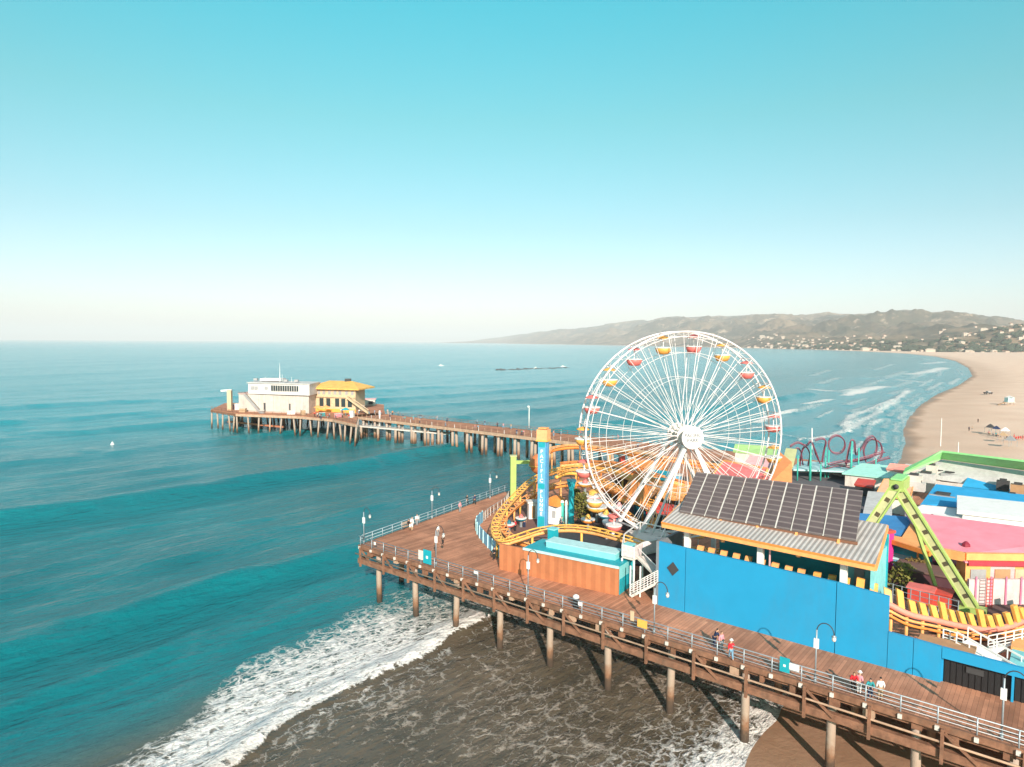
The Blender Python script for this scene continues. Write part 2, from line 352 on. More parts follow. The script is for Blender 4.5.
for i, pl in enumerate(([(893, 462), (897, 448), (895, 432), (899, 420), (911, 407), (930, 395), (950, 385), (963, 376), (957, 368)], [(874, 462), (883, 444), (884, 429), (889, 417), (905, 403), (927, 391), (948, 380)], [(852, 455), (866, 438), (870, 424), (878, 412), (897, 399), (920, 387), (938, 377), (944, 368)], [(940, 362), (915, 358), (880, 355.5)])):
    for j in range(len(pl)-1): crest([pl[j], ((pl[j][0]*.25+pl[j+1][0]*.75)+random.uniform(-2, 2), pl[j][1]*.25+pl[j+1][1]*.75)], 1.4+(460-pl[j][1])*.035, .46+.25*random.random(), 400+i*20+j)
for k in range(26):
    a = random.uniform(-.15, .15); x0 = random.uniform(800, 925); y0 = random.uniform(366, 432); crest([(x0-9, y0+3), (x0+9, y0-3)], (1.3+(432-y0)/9), .55, 300+k)
shal = np.clip(sstep(3, 17, Uu+3*(n1-.5))*near*(Uu < 70), 0, 1)
bay = sstep(170, 15, Sd)*sstep(70, 150, Vv)
tide = sstep(70, 10, Sd)
wm, nt, b = newmat('sea_water'); lk = nt.links.new
def attr(n): a = N(nt, 'ShaderNodeAttribute'); a.attribute_name = n; return a.outputs['Fac']
def math_(op, a, b2=None, c=None):
    n = N(nt, 'ShaderNodeMath', operation=op)
    for i, q in enumerate((a, b2, c)):
        if q is None: continue
        if isinstance(q, (int, float)): n.inputs[i].default_value = q
        else: lk(q, n.inputs[i])
    return n.outputs[0]
def mapr(x, a, b2, c=0, d=1):
    n = N(nt, 'ShaderNodeMapRange'); lk(x, n.inputs[0])
    for i, q in enumerate((a, b2, c, d)): n.inputs[i+1].default_value = q
    return n.outputs[0]
def mixc(f, a, b2):
    n = N(nt, 'ShaderNodeMix', data_type='RGBA'); lk(f, n.inputs[0])
    for i, q in ((6, a), (7, b2)):
        if isinstance(q, tuple): n.inputs[i].default_value = q+(1,)
        else: lk(q, n.inputs[i])
    return n.outputs[2]
tc = N(nt, 'ShaderNodeTexCoord').outputs['Object']
mp = N(nt, 'ShaderNodeMapping'); mp.inputs['Rotation'].default_value = (0, 0, -ANG); lk(tc, mp.inputs[0]); uvc = mp.outputs[0]
def nz(sc_, det=4, rough=.55, vec=None, stretch=None):
    v = vec or uvc
    if stretch: m_ = N(nt, 'ShaderNodeMapping'); m_.inputs['Scale'].default_value = stretch; lk(v, m_.inputs[0]); v = m_.outputs[0]
    n = N(nt, 'ShaderNodeTexNoise', Scale=sc_, Detail=float(det), Roughness=rough); lk(v, n.inputs['Vector']); return n
big = mapr(nz(.012, 5).outputs['Fac'], .35, .65)
base = mixc(big, (.0010, .100, .120), (.0022, .165, .186))
base = mixc(attr('off'), base, (.016, .265, .31)); base = mixc(attr('bay'), base, (.06, .25, .285))
sedi = mixc(mapr(nz(.15, 6).outputs['Fac'], .3, .7), (.080, .063, .042), (.145, .110, .076))
col = mixc(attr('shal'), base, sedi)
dn = nz(.55, 5); dv = N(nt, 'ShaderNodeVectorMath', operation='MULTIPLY_ADD'); lk(dn.outputs['Color'], dv.inputs[0]); dv.inputs[1].default_value = (2.4, 2.4, 0); lk(uvc, dv.inputs[2])
def lace(scale, wdt):
    vo = N(nt, 'ShaderNodeTexVoronoi', feature='DISTANCE_TO_EDGE', Scale=scale); m_ = N(nt, 'ShaderNodeMapping'); m_.inputs['Scale'].default_value = (1.0, .6, 1); lk(dv.outputs[0], m_.inputs[0]); lk(m_.outputs[0], vo.inputs['Vector'])
    return mapr(vo.outputs['Distance'], 0, wdt, 1, 0)
la = math_('MAXIMUM', lace(.62, .17), math_('MULTIPLY', lace(1.7, .24), .85))
ff = attr('foam'); brk = nz(.9, 6, .7).outputs['Fac']; fine = nz(4.5, 5, .7).outputs['Fac']
t1 = math_('MULTIPLY', math_('MINIMUM', math_('MULTIPLY', ff, 3.0), 1.0), math_('MULTIPLY', la, .44))
t2 = math_('MULTIPLY_ADD', ff, .74, t1)
t3 = math_('MULTIPLY_ADD', math_('SUBTRACT', brk, .5), .9, t2)
t4 = math_('MULTIPLY_ADD', math_('SUBTRACT', fine, .5), .35, t3)
fm = math_('MULTIPLY', mapr(t4, .56, .86), mapr(ff, .02, .10))
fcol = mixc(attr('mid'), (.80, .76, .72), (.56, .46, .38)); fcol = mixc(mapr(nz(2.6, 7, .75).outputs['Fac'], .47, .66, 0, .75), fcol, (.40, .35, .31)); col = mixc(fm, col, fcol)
lk(col, b.inputs['Base Color'])
lk(math_('MULTIPLY_ADD', fm, .6, .15), b.inputs['Roughness']); b.inputs['IOR'].default_value = 1.38
b1 = N(nt, 'ShaderNodeBump', Strength=.8, Distance=.5); lk(nz(.55, 6, .6, stretch=(1.9, .8, 1)).outputs['Fac'], b1.inputs['Height'])
b0 = N(nt, 'ShaderNodeBump', Strength=.7, Distance=.85); lk(nz(.27, 5, .62, stretch=(2.0, .7, 1)).outputs['Fac'], b0.inputs['Height']); lk(b1.outputs[0], b0.inputs['Normal'])
b2 = N(nt, 'ShaderNodeBump', Strength=.42, Distance=.8); lk(nz(.13, 5, .6, stretch=(1.8, .45, 1)).outputs['Fac'], b2.inputs['Height']); lk(b0.outputs[0], b2.inputs['Normal'])
b3 = N(nt, 'ShaderNodeBump', Strength=.34, Distance=5.0); lk(nz(.018, 5, .62, stretch=(2.0, .35, 1)).outputs['Fac'], b3.inputs['Height']); lk(b2.outputs[0], b3.inputs['Normal'])
b4 = N(nt, 'ShaderNodeBump', Strength=.8, Distance=.12); lk(fm, b4.inputs['Height']); lk(b3.outputs[0], b4.inputs['Normal'])
lk(b4.outputs[0], b.inputs['Normal'])
Zw = Z*np.clip(Sd/6, 0, 1)
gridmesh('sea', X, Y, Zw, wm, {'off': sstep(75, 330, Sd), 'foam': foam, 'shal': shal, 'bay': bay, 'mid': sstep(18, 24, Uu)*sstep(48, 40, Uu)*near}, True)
# ---- sand: one sheet that dips under the sea
inl = -Sd
Zs = np.where(inl > 0, np.minimum(inl*.035, 1.6)+.05*np.clip(inl/30, 0, 1)*fbm(X/9, Y/9, 55)*4, np.maximum(inl*.06, -2.5))
Zs = Zs+np.where(inl > 250, np.minimum((inl-250)*.01, 4), 0)
Zs = np.where(np.abs(inl) < 12, Zs+.05*(fbm(X/5, Y/5, 44)-.5), Zs)
sm, nt, b = newmat('beach_sand'); lk = nt.links.new
tc = N(nt, 'ShaderNodeTexCoord').outputs['Object']; uvc = tc
wet = attr('wet')
c = mixc(mapr(nz(.06, 7, .6).outputs['Fac'], .35, .65), (.74, .49, .35), (.85, .60, .45))
c = mixc(mapr(nz(.9, 6, .7).outputs['Fac'], .5, .8, 0, .35), c, (.50, .35, .25))
c = mixc(math_('MINIMUM', math_('MULTIPLY_ADD', math_('SUBTRACT', nz(.12, 5).outputs['Fac'], .5), .5, wet), 1.0), c, (.34, .195, .12))
lk(c, b.inputs['Base Color']); lk(mapr(wet, .5, 1, .95, .42), b.inputs['Roughness']); b.inputs['Specular IOR Level'].default_value = .3
bb = N(nt, 'ShaderNodeBump', Strength=.5, Distance=.25); lk(nz(.8, 8, .7).outputs['Fac'], bb.inputs['Height']); lk(bb.outputs[0], b.inputs['Normal'])
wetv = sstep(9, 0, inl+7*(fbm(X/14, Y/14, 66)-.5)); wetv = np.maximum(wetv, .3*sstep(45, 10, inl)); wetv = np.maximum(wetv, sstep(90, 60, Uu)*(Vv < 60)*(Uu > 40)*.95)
gridmesh('beach', X, Y, Zs, sm, {'wet': wetv}, True)
# ---- hills: two ridges standing behind the far shore
SKYL = [(430, 343), (470, 341), (500, 337), (540, 331.5), (590, 327), (640, 321.5), (690, 316), (740, 315), (775, 314), (800, 317), (835, 313), (870, 312), (905, 310), (925, 313), (950, 313), (985, 319), (1020, 324), (1100, 326), (1300, 318)]
FRONT = [(430, 343.5), (520, 342.6), (600, 343.6), (700, 343.2), (740, 340), (780, 335), (820, 338), (860, 337), (900, 337.5), (940, 337), (965, 331), (1000, 322), (1030, 318), (1100, 312), (1300, 300)]
COAST = [(430, 342.8), (500, 343.3), (620, 345.3), (740, 347.7), (860, 350.8), (935, 352.6), (1024, 353.6), (1100, 354.2), (1300, 355)]
def lerp(t, x): return float(np.interp(x, [a for a, b in t], [b for a, b in t]))
def ground_at(px, frac):
    """distance along this azimuth: 0 at the coast, 1 at the ridge"""
    pc = P(px, max(lerp(COAST, px), 342.6+(px-512)*.0059+.55), 0); dc = pc.y
    return pc, dc
pxs = np.linspace(440, 1290, 340); nT = 70; XX = np.zeros((nT, len(pxs))); YY = XX.copy(); ZZ = XX.copy()
for j, px in enumerate(pxs):
    pc, dc = ground_at(px, 0); dr = dc*1.15+4800; df = dc+ (700 if px < 940 else 500)
    ztop = PD(px, lerp(SKYL, px), dr).z; zf = PD(px, lerp(FRONT, px), df).z
    r = ray(px, 345); kx = r.x/r.y
    for i in range(nT):
        t = i/(nT-1)*1.25; d = dc*.995+(dr-dc)*t; x = kx*d
        tf = (df-dc)/(dr-dc)
        h = float(np.interp(t, [0, .02, tf, tf+.06, .45, 1.0, 1.25], [0, .01*max(zf, 0)+3, zf, zf*.8+8, ztop*.45, ztop, ztop*.6]))
        nn = noise.fractal(Vector((x/900, d/900, 1.3)), 1.0, 2.0, 5); rg = 1-abs(noise.fractal(Vector((x/650, d/650, 7)), 1.0, 2.0, 5))
        w_ = math.sin(min(1, max(0, t))*math.pi)
        h += max(h, 0)*.34*nn*(.25+w_)+ztop*.32*(rg-.72)*w_+ztop*.10*noise.fractal(Vector((x/180, d/260, 3)), 1.0, 2.0, 4)*w_
        XX[i, j] = x; YY[i, j] = d; ZZ[i, j] = max(h, -1) if i else -3
hm_, nt, b = newmat('hillside'); lk = nt.links.new; tc = N(nt, 'ShaderNodeTexCoord').outputs['Object']; uvc = tc
c = mixc(mapr(nz(.0016, 8, .65).outputs['Fac'], .42, .6), (.095, .075, .045), (.29, .195, .12))
c = mixc(mapr(nz(.012, 6, .7).outputs['Fac'], .5, .68), c, (.035, .045, .025))
c = mixc(mapr(nz(.004, 8, .75).outputs['Fac'], .56, .64), c, (.48, .34, .23))
lk(c, b.inputs['Base Color']); b.inputs['Roughness'].default_value = .95; b.inputs['Specular IOR Level'].default_value = .1
gridmesh('hills', XX, YY, ZZ, hm_, {}, False)
from mathutils.bvhtree import BVHTree
hob = bpy.data.objects['hills']; bvh = BVHTree.FromPolygons([v.co.copy() for v in hob.data.vertices], [tuple(p.vertices) for p in hob.data.polygons])
def hill_z(x, y):
    h = bvh.ray_cast(Vector((x, y, 3000)), Vector((0, 0, -1))); return h[0].z if h[0] else 3.0
# far houses (each a thing)
HW = mat('far_house_wall', (.50, .40, .32), .8, var=.1, scale=.02); HR = mat('far_house_roof', (.32, .15, .09), .8, scale=.02)
def house_proto(w_, d_, h_):
    m = MB(); m.cbox((0, 0, -6), w_, d_, h_+6); m.cur = 1
    m.add([Vector((-w_*.55, -d_*.55, h_)), Vector((w_*.55, -d_*.55, h_)), Vector((w_*.55, d_*.55, h_)), Vector((-w_*.55, d_*.55, h_)), Vector((-w_*.3, 0, h_*1.35)), Vector((w_*.3, 0, h_*1.35))], [(0, 1, 5, 4), (1, 2, 5), (2, 3, 4, 5), (3, 0, 4), (3, 2, 1, 0)])
    return m
hp = house_proto(17, 12, 8).build('hillside_house', [HW, HR]); hp2 = house_proto(34, 14, 11).build('hillside_block', [HW, HW]); rnd = random.Random(3); first = [True, True]; nh = 0
while nh < 210:
    px = rnd.uniform(748, 1030); dc = ground_at(px, 0)[1]; d = dc+rnd.uniform(20, 1300)*rnd.random()
    if px < 800 and rnd.random() < .3: d = dc+rnd.uniform(20, 200)
    if 900 < px < 945 and rnd.random() < .5: continue
    r = ray(px, 345); x = r.x/r.y*d; k = 1 if rnd.random() < .2 else 0; pr = (hp, hp2)[k]
    o = pr if first[k] else pr.copy()
    if not first[k]: COL.objects.link(o)
    first[k] = False; o.location = (x, d, hill_z(x, d)); o.rotation_euler.z = rnd.uniform(-.6, .6); s_ = rnd.uniform(.5, 1.15); o.scale = (s_, s_, s_*rnd.uniform(.8, 1.2))
    if k: tag(o, 'long pale apartment block among the far hillside houses', 'building', 'apartment blocks on the far hillside')
    else: tag(o, 'small pale house with a brown roof on the far hillside', 'house', 'houses on the far hillside')
    nh += 1
# tree belt at the foot of the hills
TREEM = mat('far_trees', (.045, .055, .03), .95, var=.5, scale=.02)
m = MB()
for k in range(420):
    px = rnd.uniform(770, 1035); dc = ground_at(px, 0)[1]; d = dc+rnd.uniform(5, 500)*rnd.random()+60; r = ray(px, 345); x = r.x/r.y*d; z = hill_z(x, d)-2; R1 = rnd.uniform(6, 15)
    bs = []
    for q in range(3):
        c = Vector((x+rnd.uniform(-R1, R1), d+rnd.uniform(-8, 8), z)); n_ = 7
        m.lathe([(R1*.5, 0), (R1*rnd.uniform(.7, 1), R1*.4), (R1*rnd.uniform(.5, .8), R1*.8), (R1*.15, R1*1.1)], c, n_)
t = m.build('treeline', TREEM, kind='stuff')
# rocks of the offshore breakwater
m = MB()
for k in range(70):
    px = 497+72*(k/69)+rnd.uniform(-1, 1); c = P(px, 370.2+rnd.uniform(-.4, .4)-(px-497)*.03, 0); r_ = rnd.uniform(.8, 2.6)
    m.lathe([(r_*.9, -1), (r_*rnd.uniform(.7, 1.1), r_*.25), (r_*rnd.uniform(.3, .7), r_*.6), (.1, r_*.7)], c+Vector((0, 0, -.1)), 7)
bw = m.build('breakwater', ROCK); tag(bw, 'long low breakwater of dark rocks lying offshore beyond the pier', 'breakwater')
# ================================================================ PIERS
DZ = 7.0
ap = thing('amusement_pier', 'broad brown timber pier deck carrying the amusement park on tall piles', 'pier', L(0, 0, 0))
poly = [L(0, 0), L(120, 0), L(120, 106), L(-5, 106), L(-6, 92), L(-6.5, 60), L(-6, 35.8)]
MB().prism(poly, DZ-.22, DZ).build('deck', DECK, ap)
m = MB(); m.box(-.1, 120, -.22, .06, DZ-.42, DZ+.05); m.build('kerb_beam', WOODB, ap)
m = MB(); m.box(-.1, 120, -.30, .14, 4.75, 5.35); m.build('lower_beam', WOODB, ap)
m = MB(); m.box(-.1, 120, .30, .6, DZ-.85, DZ-.3); m.build('stringer', WOODB, ap)
m = MB(); m.tube([L(-.4, -.42, 5.95), L(120, -.42, 5.95)], .085, 8); m.build('pipe', WOODL, ap, True)
m = MB(); m.beam(L(-.1, 0, DZ-.2), L(-6.1, 35.8, DZ-.2), .3, .4); m.beam(L(0, 0, 5.05), L(-6, 35.8, 5.05), .35, .55); m.build('side_beam', WOODB, ap)
pu = [RV(x, y, 1.0) for x, y in ((379, 600), (415, 612), (457, 626), (500, 641), (550, 660), (607, 682), (671, 709), (744, 736), (830, 765))]
us = [uv(p)[0] for p in pu]; us += [us[-1]+5.6*k for k in range(1, 3)]
nv = 0
rnd = random.Random(5)
for u in us:
    for v in (1.0, 9.0, 17.0, 26.0):
        if nv >= 96: break
        lean = rnd.uniform(-.25, .25); r_ = .34 if v == 1 else .3
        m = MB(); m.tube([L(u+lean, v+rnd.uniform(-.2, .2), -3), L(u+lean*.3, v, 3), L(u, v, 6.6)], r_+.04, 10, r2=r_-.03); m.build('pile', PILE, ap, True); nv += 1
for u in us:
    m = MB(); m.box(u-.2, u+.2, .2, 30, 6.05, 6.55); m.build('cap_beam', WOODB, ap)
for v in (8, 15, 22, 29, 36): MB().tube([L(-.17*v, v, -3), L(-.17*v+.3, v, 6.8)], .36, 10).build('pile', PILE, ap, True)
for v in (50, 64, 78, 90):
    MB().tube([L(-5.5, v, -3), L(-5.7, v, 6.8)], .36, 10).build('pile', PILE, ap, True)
k = 0; u = .6
while u < 72:
    m = MB(); m.box(u-.1, u+.1, -.56, -.32, 4.45, 6.9); m.build('bracket_post', WOODB, ap)
    if k % 2 == 0 or u < 40: m = MB(); m.beam(L(u+.1, -.36, 6.6), L(u+2.1, -.36, 5.1), .14, .2, up=V); m.build('brace', WOODB, ap)
    k += 1; u += 4.5
# small clutter slung under the edge: pale pipe joints
for k in range(26):
    u = 1.5+k*2.6+rnd.uniform(-.5, .5); m = MB(); m.box(u, u+rnd.uniform(.3, .8), .1, .45, 5.9+rnd.uniform(-.3, .1), 6.4); m.build('hanger', rnd.choice([WOODL, WOODB, WOODB]), ap)
# front railing
fr = thing('pier_railing', 'long steel pipe railing with white post feet along the front pier edge', 'railing', L(0, 0, DZ))
for z, r_ in ((1.22, .045), (.92, .03), (.64, .03), (.36, .03)):
    MB().tube([L(-.1, -.12, DZ+z), L(90, -.12, DZ+z)], r_, 6).build('rail', GREYM, fr, True)
u = .25; n_ = 0
while u < 72:
    p_ = MB().tube([L(u, -.12, DZ-.35), L(u, -.12, DZ+1.26)], .05, 6).build('post', GREYM, fr, True)
    MB().box(u-.13, u+.13, -.38, -.2, DZ-.36, DZ-.06).build('foot', OFFW, p_)
    u += 2.25; n_ += 1
sr = thing('side_railing', 'thin steel railing along the seaward left edge of the park deck', 'railing', L(0, 0, DZ))
e0, e1 = L(0, .3, DZ), L(-5.9, 35.6, DZ); e2 = L(-6.4, 60, DZ)
for z in (1.2, .8, .4):
    MB().tube([e0+Vector((0, 0, z)), e1+Vector((0, 0, z)), e2+Vector((0, 0, z))], .035, 6).build('rail', GREYM, sr, True)
for k in range(27):
    t = k/18; q = e0.lerp(e1, t) if t <= 1 else e1.lerp(e2, (t-1)/.5); MB().tube([q, q+Vector((0, 0, 1.22))], .045, 6).build('post', GREYM, sr, True)

# ---------------------------------------------------------------- lamp with crook arm
def lamp_proto():
    t = thing('street_lamp', 'x', 'street lamp')
    m = MB(); m.tube([(0, 0, 0), (0, 0, .5)], .11, 10); m.tube([(0, 0, .5), (0, 0, 4.2)], .06, 8); m.build('pole', GREYM, t, True)
    arc = [Vector((.62-.62*math.cos(a), 0, 4.1+.75*math.sin(a))) for a in [k*math.pi/10 for k in range(11)]]
    MB().tube(arc, .04, 6).build('crook_arm', DARK, t, True)
    ln = MB().lathe([(.04, 0), (.13, .08), (.16, .22), (.10, .38), (.04, .45)], (1.24, 0, 3.6), 10).build('lantern', OFFW, t, True)
    MB().lathe([(.2, 0), (.08, .1), (.03, .14)], (1.24, 0, 3.98), 10).build('lantern_cap', GREYM, ln, True)
    MB().cbox((0, 0, 2.75), .34, .16, .75).build('box_light', WHITE, t)
    return t
lp = lamp_proto(); LG = 'crook armed lamps on the pier deck'
lamps = [(L(.15, .5), 'crook armed lamp at the far left corner of the park pier'),
         (P(432, 519), 'crook armed lamp halfway along the left rail beside the seated people'),
         (P(436, 566), 'crook armed lamp rising from the front rail beside the teal and white sign'),
         (P(490, 499), 'crook armed lamp on the left rail near the lime green post'),
         (RV(528, 596, .35), 'slim dark lamp on the front rail before the rust brown wall'),
         (RV(654, 634, .35), 'white boxed lamp on the front rail before the white stairs'),
         (RV(815, 683, .35), 'lamp on the front rail casting a crook shadow on the blue wall'),
         (L(66.8, .35), 'crook armed lamp on the front rail at the dark gate')]
for i, (p_, lb) in enumerate(lamps):
    q = Vector((p_.x, p_.y, DZ)); place(lp, i == 0, q, ANG if i not in (1, 3) else ANG+.2, lb, LG)
# far pier tall lamp
# ---------------------------------------------------------------- far pier
fp = thing('fishing_pier', 'long brown pier on piles running out to sea behind the park', 'pier', L(-60, 98, 0))
MB().prism([L(-126, 92.5), L(-5, 92.5), L(-5, 104), L(-126, 104)], DZ-.3, DZ).build('deck', DECK, fp)
MB().box(-126, -5, 92.2, 92.5, DZ-.75, DZ+.1).build('kerb_beam', WOODL, fp)
MB().box(-126, -5, 104, 104.3, DZ-.75, DZ+.1).build('kerb_beam', WOODB, fp)
np_ = 0
for k in range(20):
    u = -8-k*6.1
    MB().box(u-.25, u+.25, 92.4, 104, DZ-1.2, DZ-.75).build('cap_beam', WOODB, fp)
    for v, ls in ((93, -.5), (94.5, .7), (98.5, .2), (103, .4))[:4 if k % 2 else 3]:
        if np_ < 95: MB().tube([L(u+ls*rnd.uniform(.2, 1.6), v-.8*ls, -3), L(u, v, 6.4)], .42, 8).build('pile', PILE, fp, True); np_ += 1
fr2 = thing('far_pier_railing', 'weathered brown railing lining the near side of the fishing pier', 'railing', L(-60, 92.6, DZ))
for z in (1.1, .7, .3): MB().tube([L(-124, 92.7, DZ+z), L(-6, 92.7, DZ+z)], .05, 5).build('rail', WOODB, fr2)
for k in range(48): q = L(-123+k*2.45, 92.7, DZ); MB().tube([q, q+Vector((0, 0, 1.15))], .07, 5).build('post', WOODL if k % 4 else WHITE, fr2)
fr3 = thing('far_pier_railing', 'weathered brown railing lining the far side of the fishing pier', 'railing', L(-60, 103.8, DZ))
for z in (1.1, .6): MB().tube([L(-124, 103.8, DZ+z), L(-6, 103.8, DZ+z)], .05, 5).build('rail', WOODB, fr3)
for k in range(40): q = L(-123+k*2.95, 103.8, DZ); MB().tube([q, q+Vector((0, 0, 1.15))], .06, 5).build('post', WOODB, fr3)
# lower boat landing
ld = thing('boat_landing', 'pale lower boat landing hung along the side of the fishing pier', 'landing', P(400, 430, 0))
a = P(356, 425.5, 4.6); b = P(446, 433.5, 4.6); n_ = Vector((-(b-a).y, (b-a).x, 0)).normalized()*3.4
MB().prism([a, b, b+n_, a+n_], 4.2, 4.6).build('deck', OFFW, ld)
for z in (5.0, 5.5): MB().tube([a+Vector((0, 0, z-4.6)), b+Vector((0, 0, z-4.6))], .05, 5).build('rail', GREYM, ld)
for k in range(12):
    q = a.lerp(b, k/11); MB().tube([q, q+Vector((0, 0, 1.1))], .06, 5).build('post', OFFW, ld)
for k in range(5):
    q = a.lerp(b, (k+.3)/5); MB().tube([Vector((q.x, q.y, -3)), Vector((q.x, q.y, 4.3))], .45, 8).build('pile', PILE, ld, True)
gp = a.lerp(b, .2); MB().tube([gp+n_, gp+n_+Vector((0, 0, 5.2))], .3, 6).build('mooring_post', WHITE, ld, True)
# end platform
pe = thing('pier_end_platform', 'wide timber platform on crowded piles at the seaward end', 'pier', P(280, 415, 0))
ppts = [P(211, 409.5), P(236, 413.5), P(300, 416), P(333, 419), P(356, 424), L(-120, 92.4), L(-120, 104.4), P(384, 409), P(384, 404.5), P(350, 401.5), P(225, 403)]
MB().prism(ppts, DZ-.35, DZ).build('deck', DECK, pe)
for i in range(4): MB().beam(ppts[i]-Vector((0, 0, .55)), ppts[i+1]-Vector((0, 0, .55)), .4, .8).build('edge_beam', WOODL if i else WOODB, pe)
lowb = [P(228, 421.5, 2.2), P(262, 425, 2.2), P(284, 427, 2.2)]
for i in range(2): MB().beam(lowb[i], lowb[i+1], .5, .6).build('wale', mat('rusty_orange_beam', (.48, .17, .09), .8, dirt=.2), pe)
for i in range(5):
    aa, bb = ppts[i], ppts[i+1]; ln_ = (bb-aa).length; k = 0
    while k*4.6 < ln_:
        q = aa.lerp(bb, k*4.6/ln_); q.y += .6
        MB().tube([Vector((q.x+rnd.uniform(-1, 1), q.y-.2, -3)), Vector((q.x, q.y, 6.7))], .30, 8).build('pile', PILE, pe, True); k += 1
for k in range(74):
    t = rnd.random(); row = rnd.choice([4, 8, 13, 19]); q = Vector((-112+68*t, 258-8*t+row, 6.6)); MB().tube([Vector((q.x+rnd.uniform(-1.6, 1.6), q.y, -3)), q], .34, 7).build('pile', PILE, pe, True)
per = thing('platform_railing', 'low rust coloured railing along the edge of the seaward platform', 'railing', P(280, 413))
rp = ppts[:5]
for z in (.5, 1.1):
    for i in range(4): MB().tube([rp[i]+Vector((0, .2, z)), rp[i+1]+Vector((0, .2, z))], .06, 5).build('rail', WOODB, per)
for i in range(4):
    for k in range(7): q = rp[i].lerp(rp[i+1], k/7)+Vector((0, .2, 0)); MB().tube([q, q+Vector((0, 0, 1.15))], .07, 5).build('post', WOODB, per)
# crane like pale yellow post with arm at the left tip
ho_ = thing('hoist_post', 'pale yellow hoist post with a white arm at the platform tip', 'hoist', P(230, 410))
q = P(230, 410); MB().cbox(q, 1.5, 1.5, 7.6).build('post', CREAM, ho_)
m = MB(); m.beam(q+Vector((.8, 0, 7.5)), q+Vector((-3.2, 0, 7.2)), .7, .6); m.build('arm', WHITE, ho_)
MB().cbox(q+Vector((4, 1, 0)), 4.5, 2, 2.4).build('base_box', OFFW, ho_)
# white building: two stacked blocks
wbm = thing('pier_cafe', 'white two storey hall with a window band at the seaward pier end', 'building', P(275, 411))
a = P(239, 411.2); b = P(309, 413.8); yb = 12.0
def blk(x0, x1, y0, y1, z0, z1): return MB().hexa([Vector((x0, y0[0], z0)), Vector((x1, y0[1], z0)), Vector((x1, y0[1]+y1, z0)), Vector((x0, y0[0]+y1, z0))], [Vector((x0, y0[0], z1)), Vector((x1, y0[1], z1)), Vector((x1, y0[1]+y1, z1)), Vector((x0, y0[0]+y1, z1))])
g = lambda x: a.y+(b.y-a.y)*(x-a.x)/(b.x-a.x)
blk(a.x, b.x, (a.y, b.y), yb, DZ, DZ+6.4).build('wall', HALLW, wbm)
x2 = PD(255, 390, 255).x
up_ = blk(x2, b.x+.6, (g(x2)-.5, g(b.x)-1.2), 13, DZ+6.6, DZ+10.5).build('upper_wall', HALLU, wbm)
blk(x2-.4, b.x+.9, (g(x2)-.9, g(b.x)-1.6), 13.6, DZ+10.5, DZ+10.8).build('roof', PALEG, wbm)
for k in range(9):
    x = a.x+2+k*3.0; blk(x-.06, x+.06, (g(x)-.05, g(x)-.05), .2, DZ+.4, DZ+6.2).build('wall_seam', GREY, wbm)
MB().tube([Vector((a.x, a.y-.1, DZ+6.9)), Vector((x2-.5, g(x2)-.1, DZ+6.9))], .05, 5).build('terrace_rail', WOODB, wbm)
for k in range(7): q = Vector((a.x, a.y-.1, DZ+6.5)).lerp(Vector((x2-.5, g(x2)-.1, DZ+6.5)), k/6); MB().tube([q, q+Vector((0, 0, .8))], .05, 5).build('terrace_post', WOODB, wbm)
blk(x2+3, x2+11, (g(x2)+3, g(x2)+3), 5, DZ+11.1, DZ+12.0).build('roof_block', HALLU, wbm)
blk(a.x-.3, x2-.3, (a.y-.3, g(x2)-.3), 12.4, DZ+6.4, DZ+6.6).build('roof', mat('faded_pink_trim', (.62, .42, .38), .7), wbm)
for k in range(12):
    x = PD(279.5+2.45*k, 390, 253).x; y = g(x)-1.27
    blk(x-.3, x+.25, (y, y-.02), .3, DZ+8.0, DZ+9.9).build('window', GLASS, up_)
for px in (258, 262, 273):
    x = PD(px, 390, 254).x; blk(x-.25, x+.9, (g(x)-1.0, g(x)-1.0), .3, DZ+8.3, DZ+9.4).build('window', GREY, up_)
for px, ww in ((269.6, 1.0), (296.5, .7)):
    x = PD(px, 400, 252).x; blk(x-ww/2, x+ww/2, (g(x)-.06, g(x)-.06), .2, DZ+.1, DZ+3.4).build('door', DARK, wbm)
m = MB(); sa = PD(247, 396, 251.5); xb = PD(264, 411, 251).x; sb = Vector((xb, g(xb)-1, DZ+.1)); sa = Vector((sa.x, a.y-1.0, DZ+6.3)); m.beam(sa, sb, .9, .5); m.build('outside_stair', GREY, wbm)
MB().beam(sa+Vector((0, 0, 1)), sb+Vector((0, 0, 1)), .1, .15).build('stair_rail', DARK, wbm)
for i, (px, h_) in enumerate(((285.5, 11.5), (288, 4.5), (270, 3.0), (298, 3.2))):
    x = PD(px, 390, 256).x; MB().tube([Vector((x, g(x)+4, DZ+11)), Vector((x, g(x)+4, DZ+11+h_*.6))], .16 if i == 0 else .08, 6, r2=.04).build('mast', WHITE, wbm)
for px in (256, 266, 275, 292, 303): x = PD(px, 390, 255).x; MB().cbox((x, g(x)+3+rnd.uniform(0, 5), DZ+11.1), 1.4, 1.2, .8).build('roof_unit', GREY, wbm)
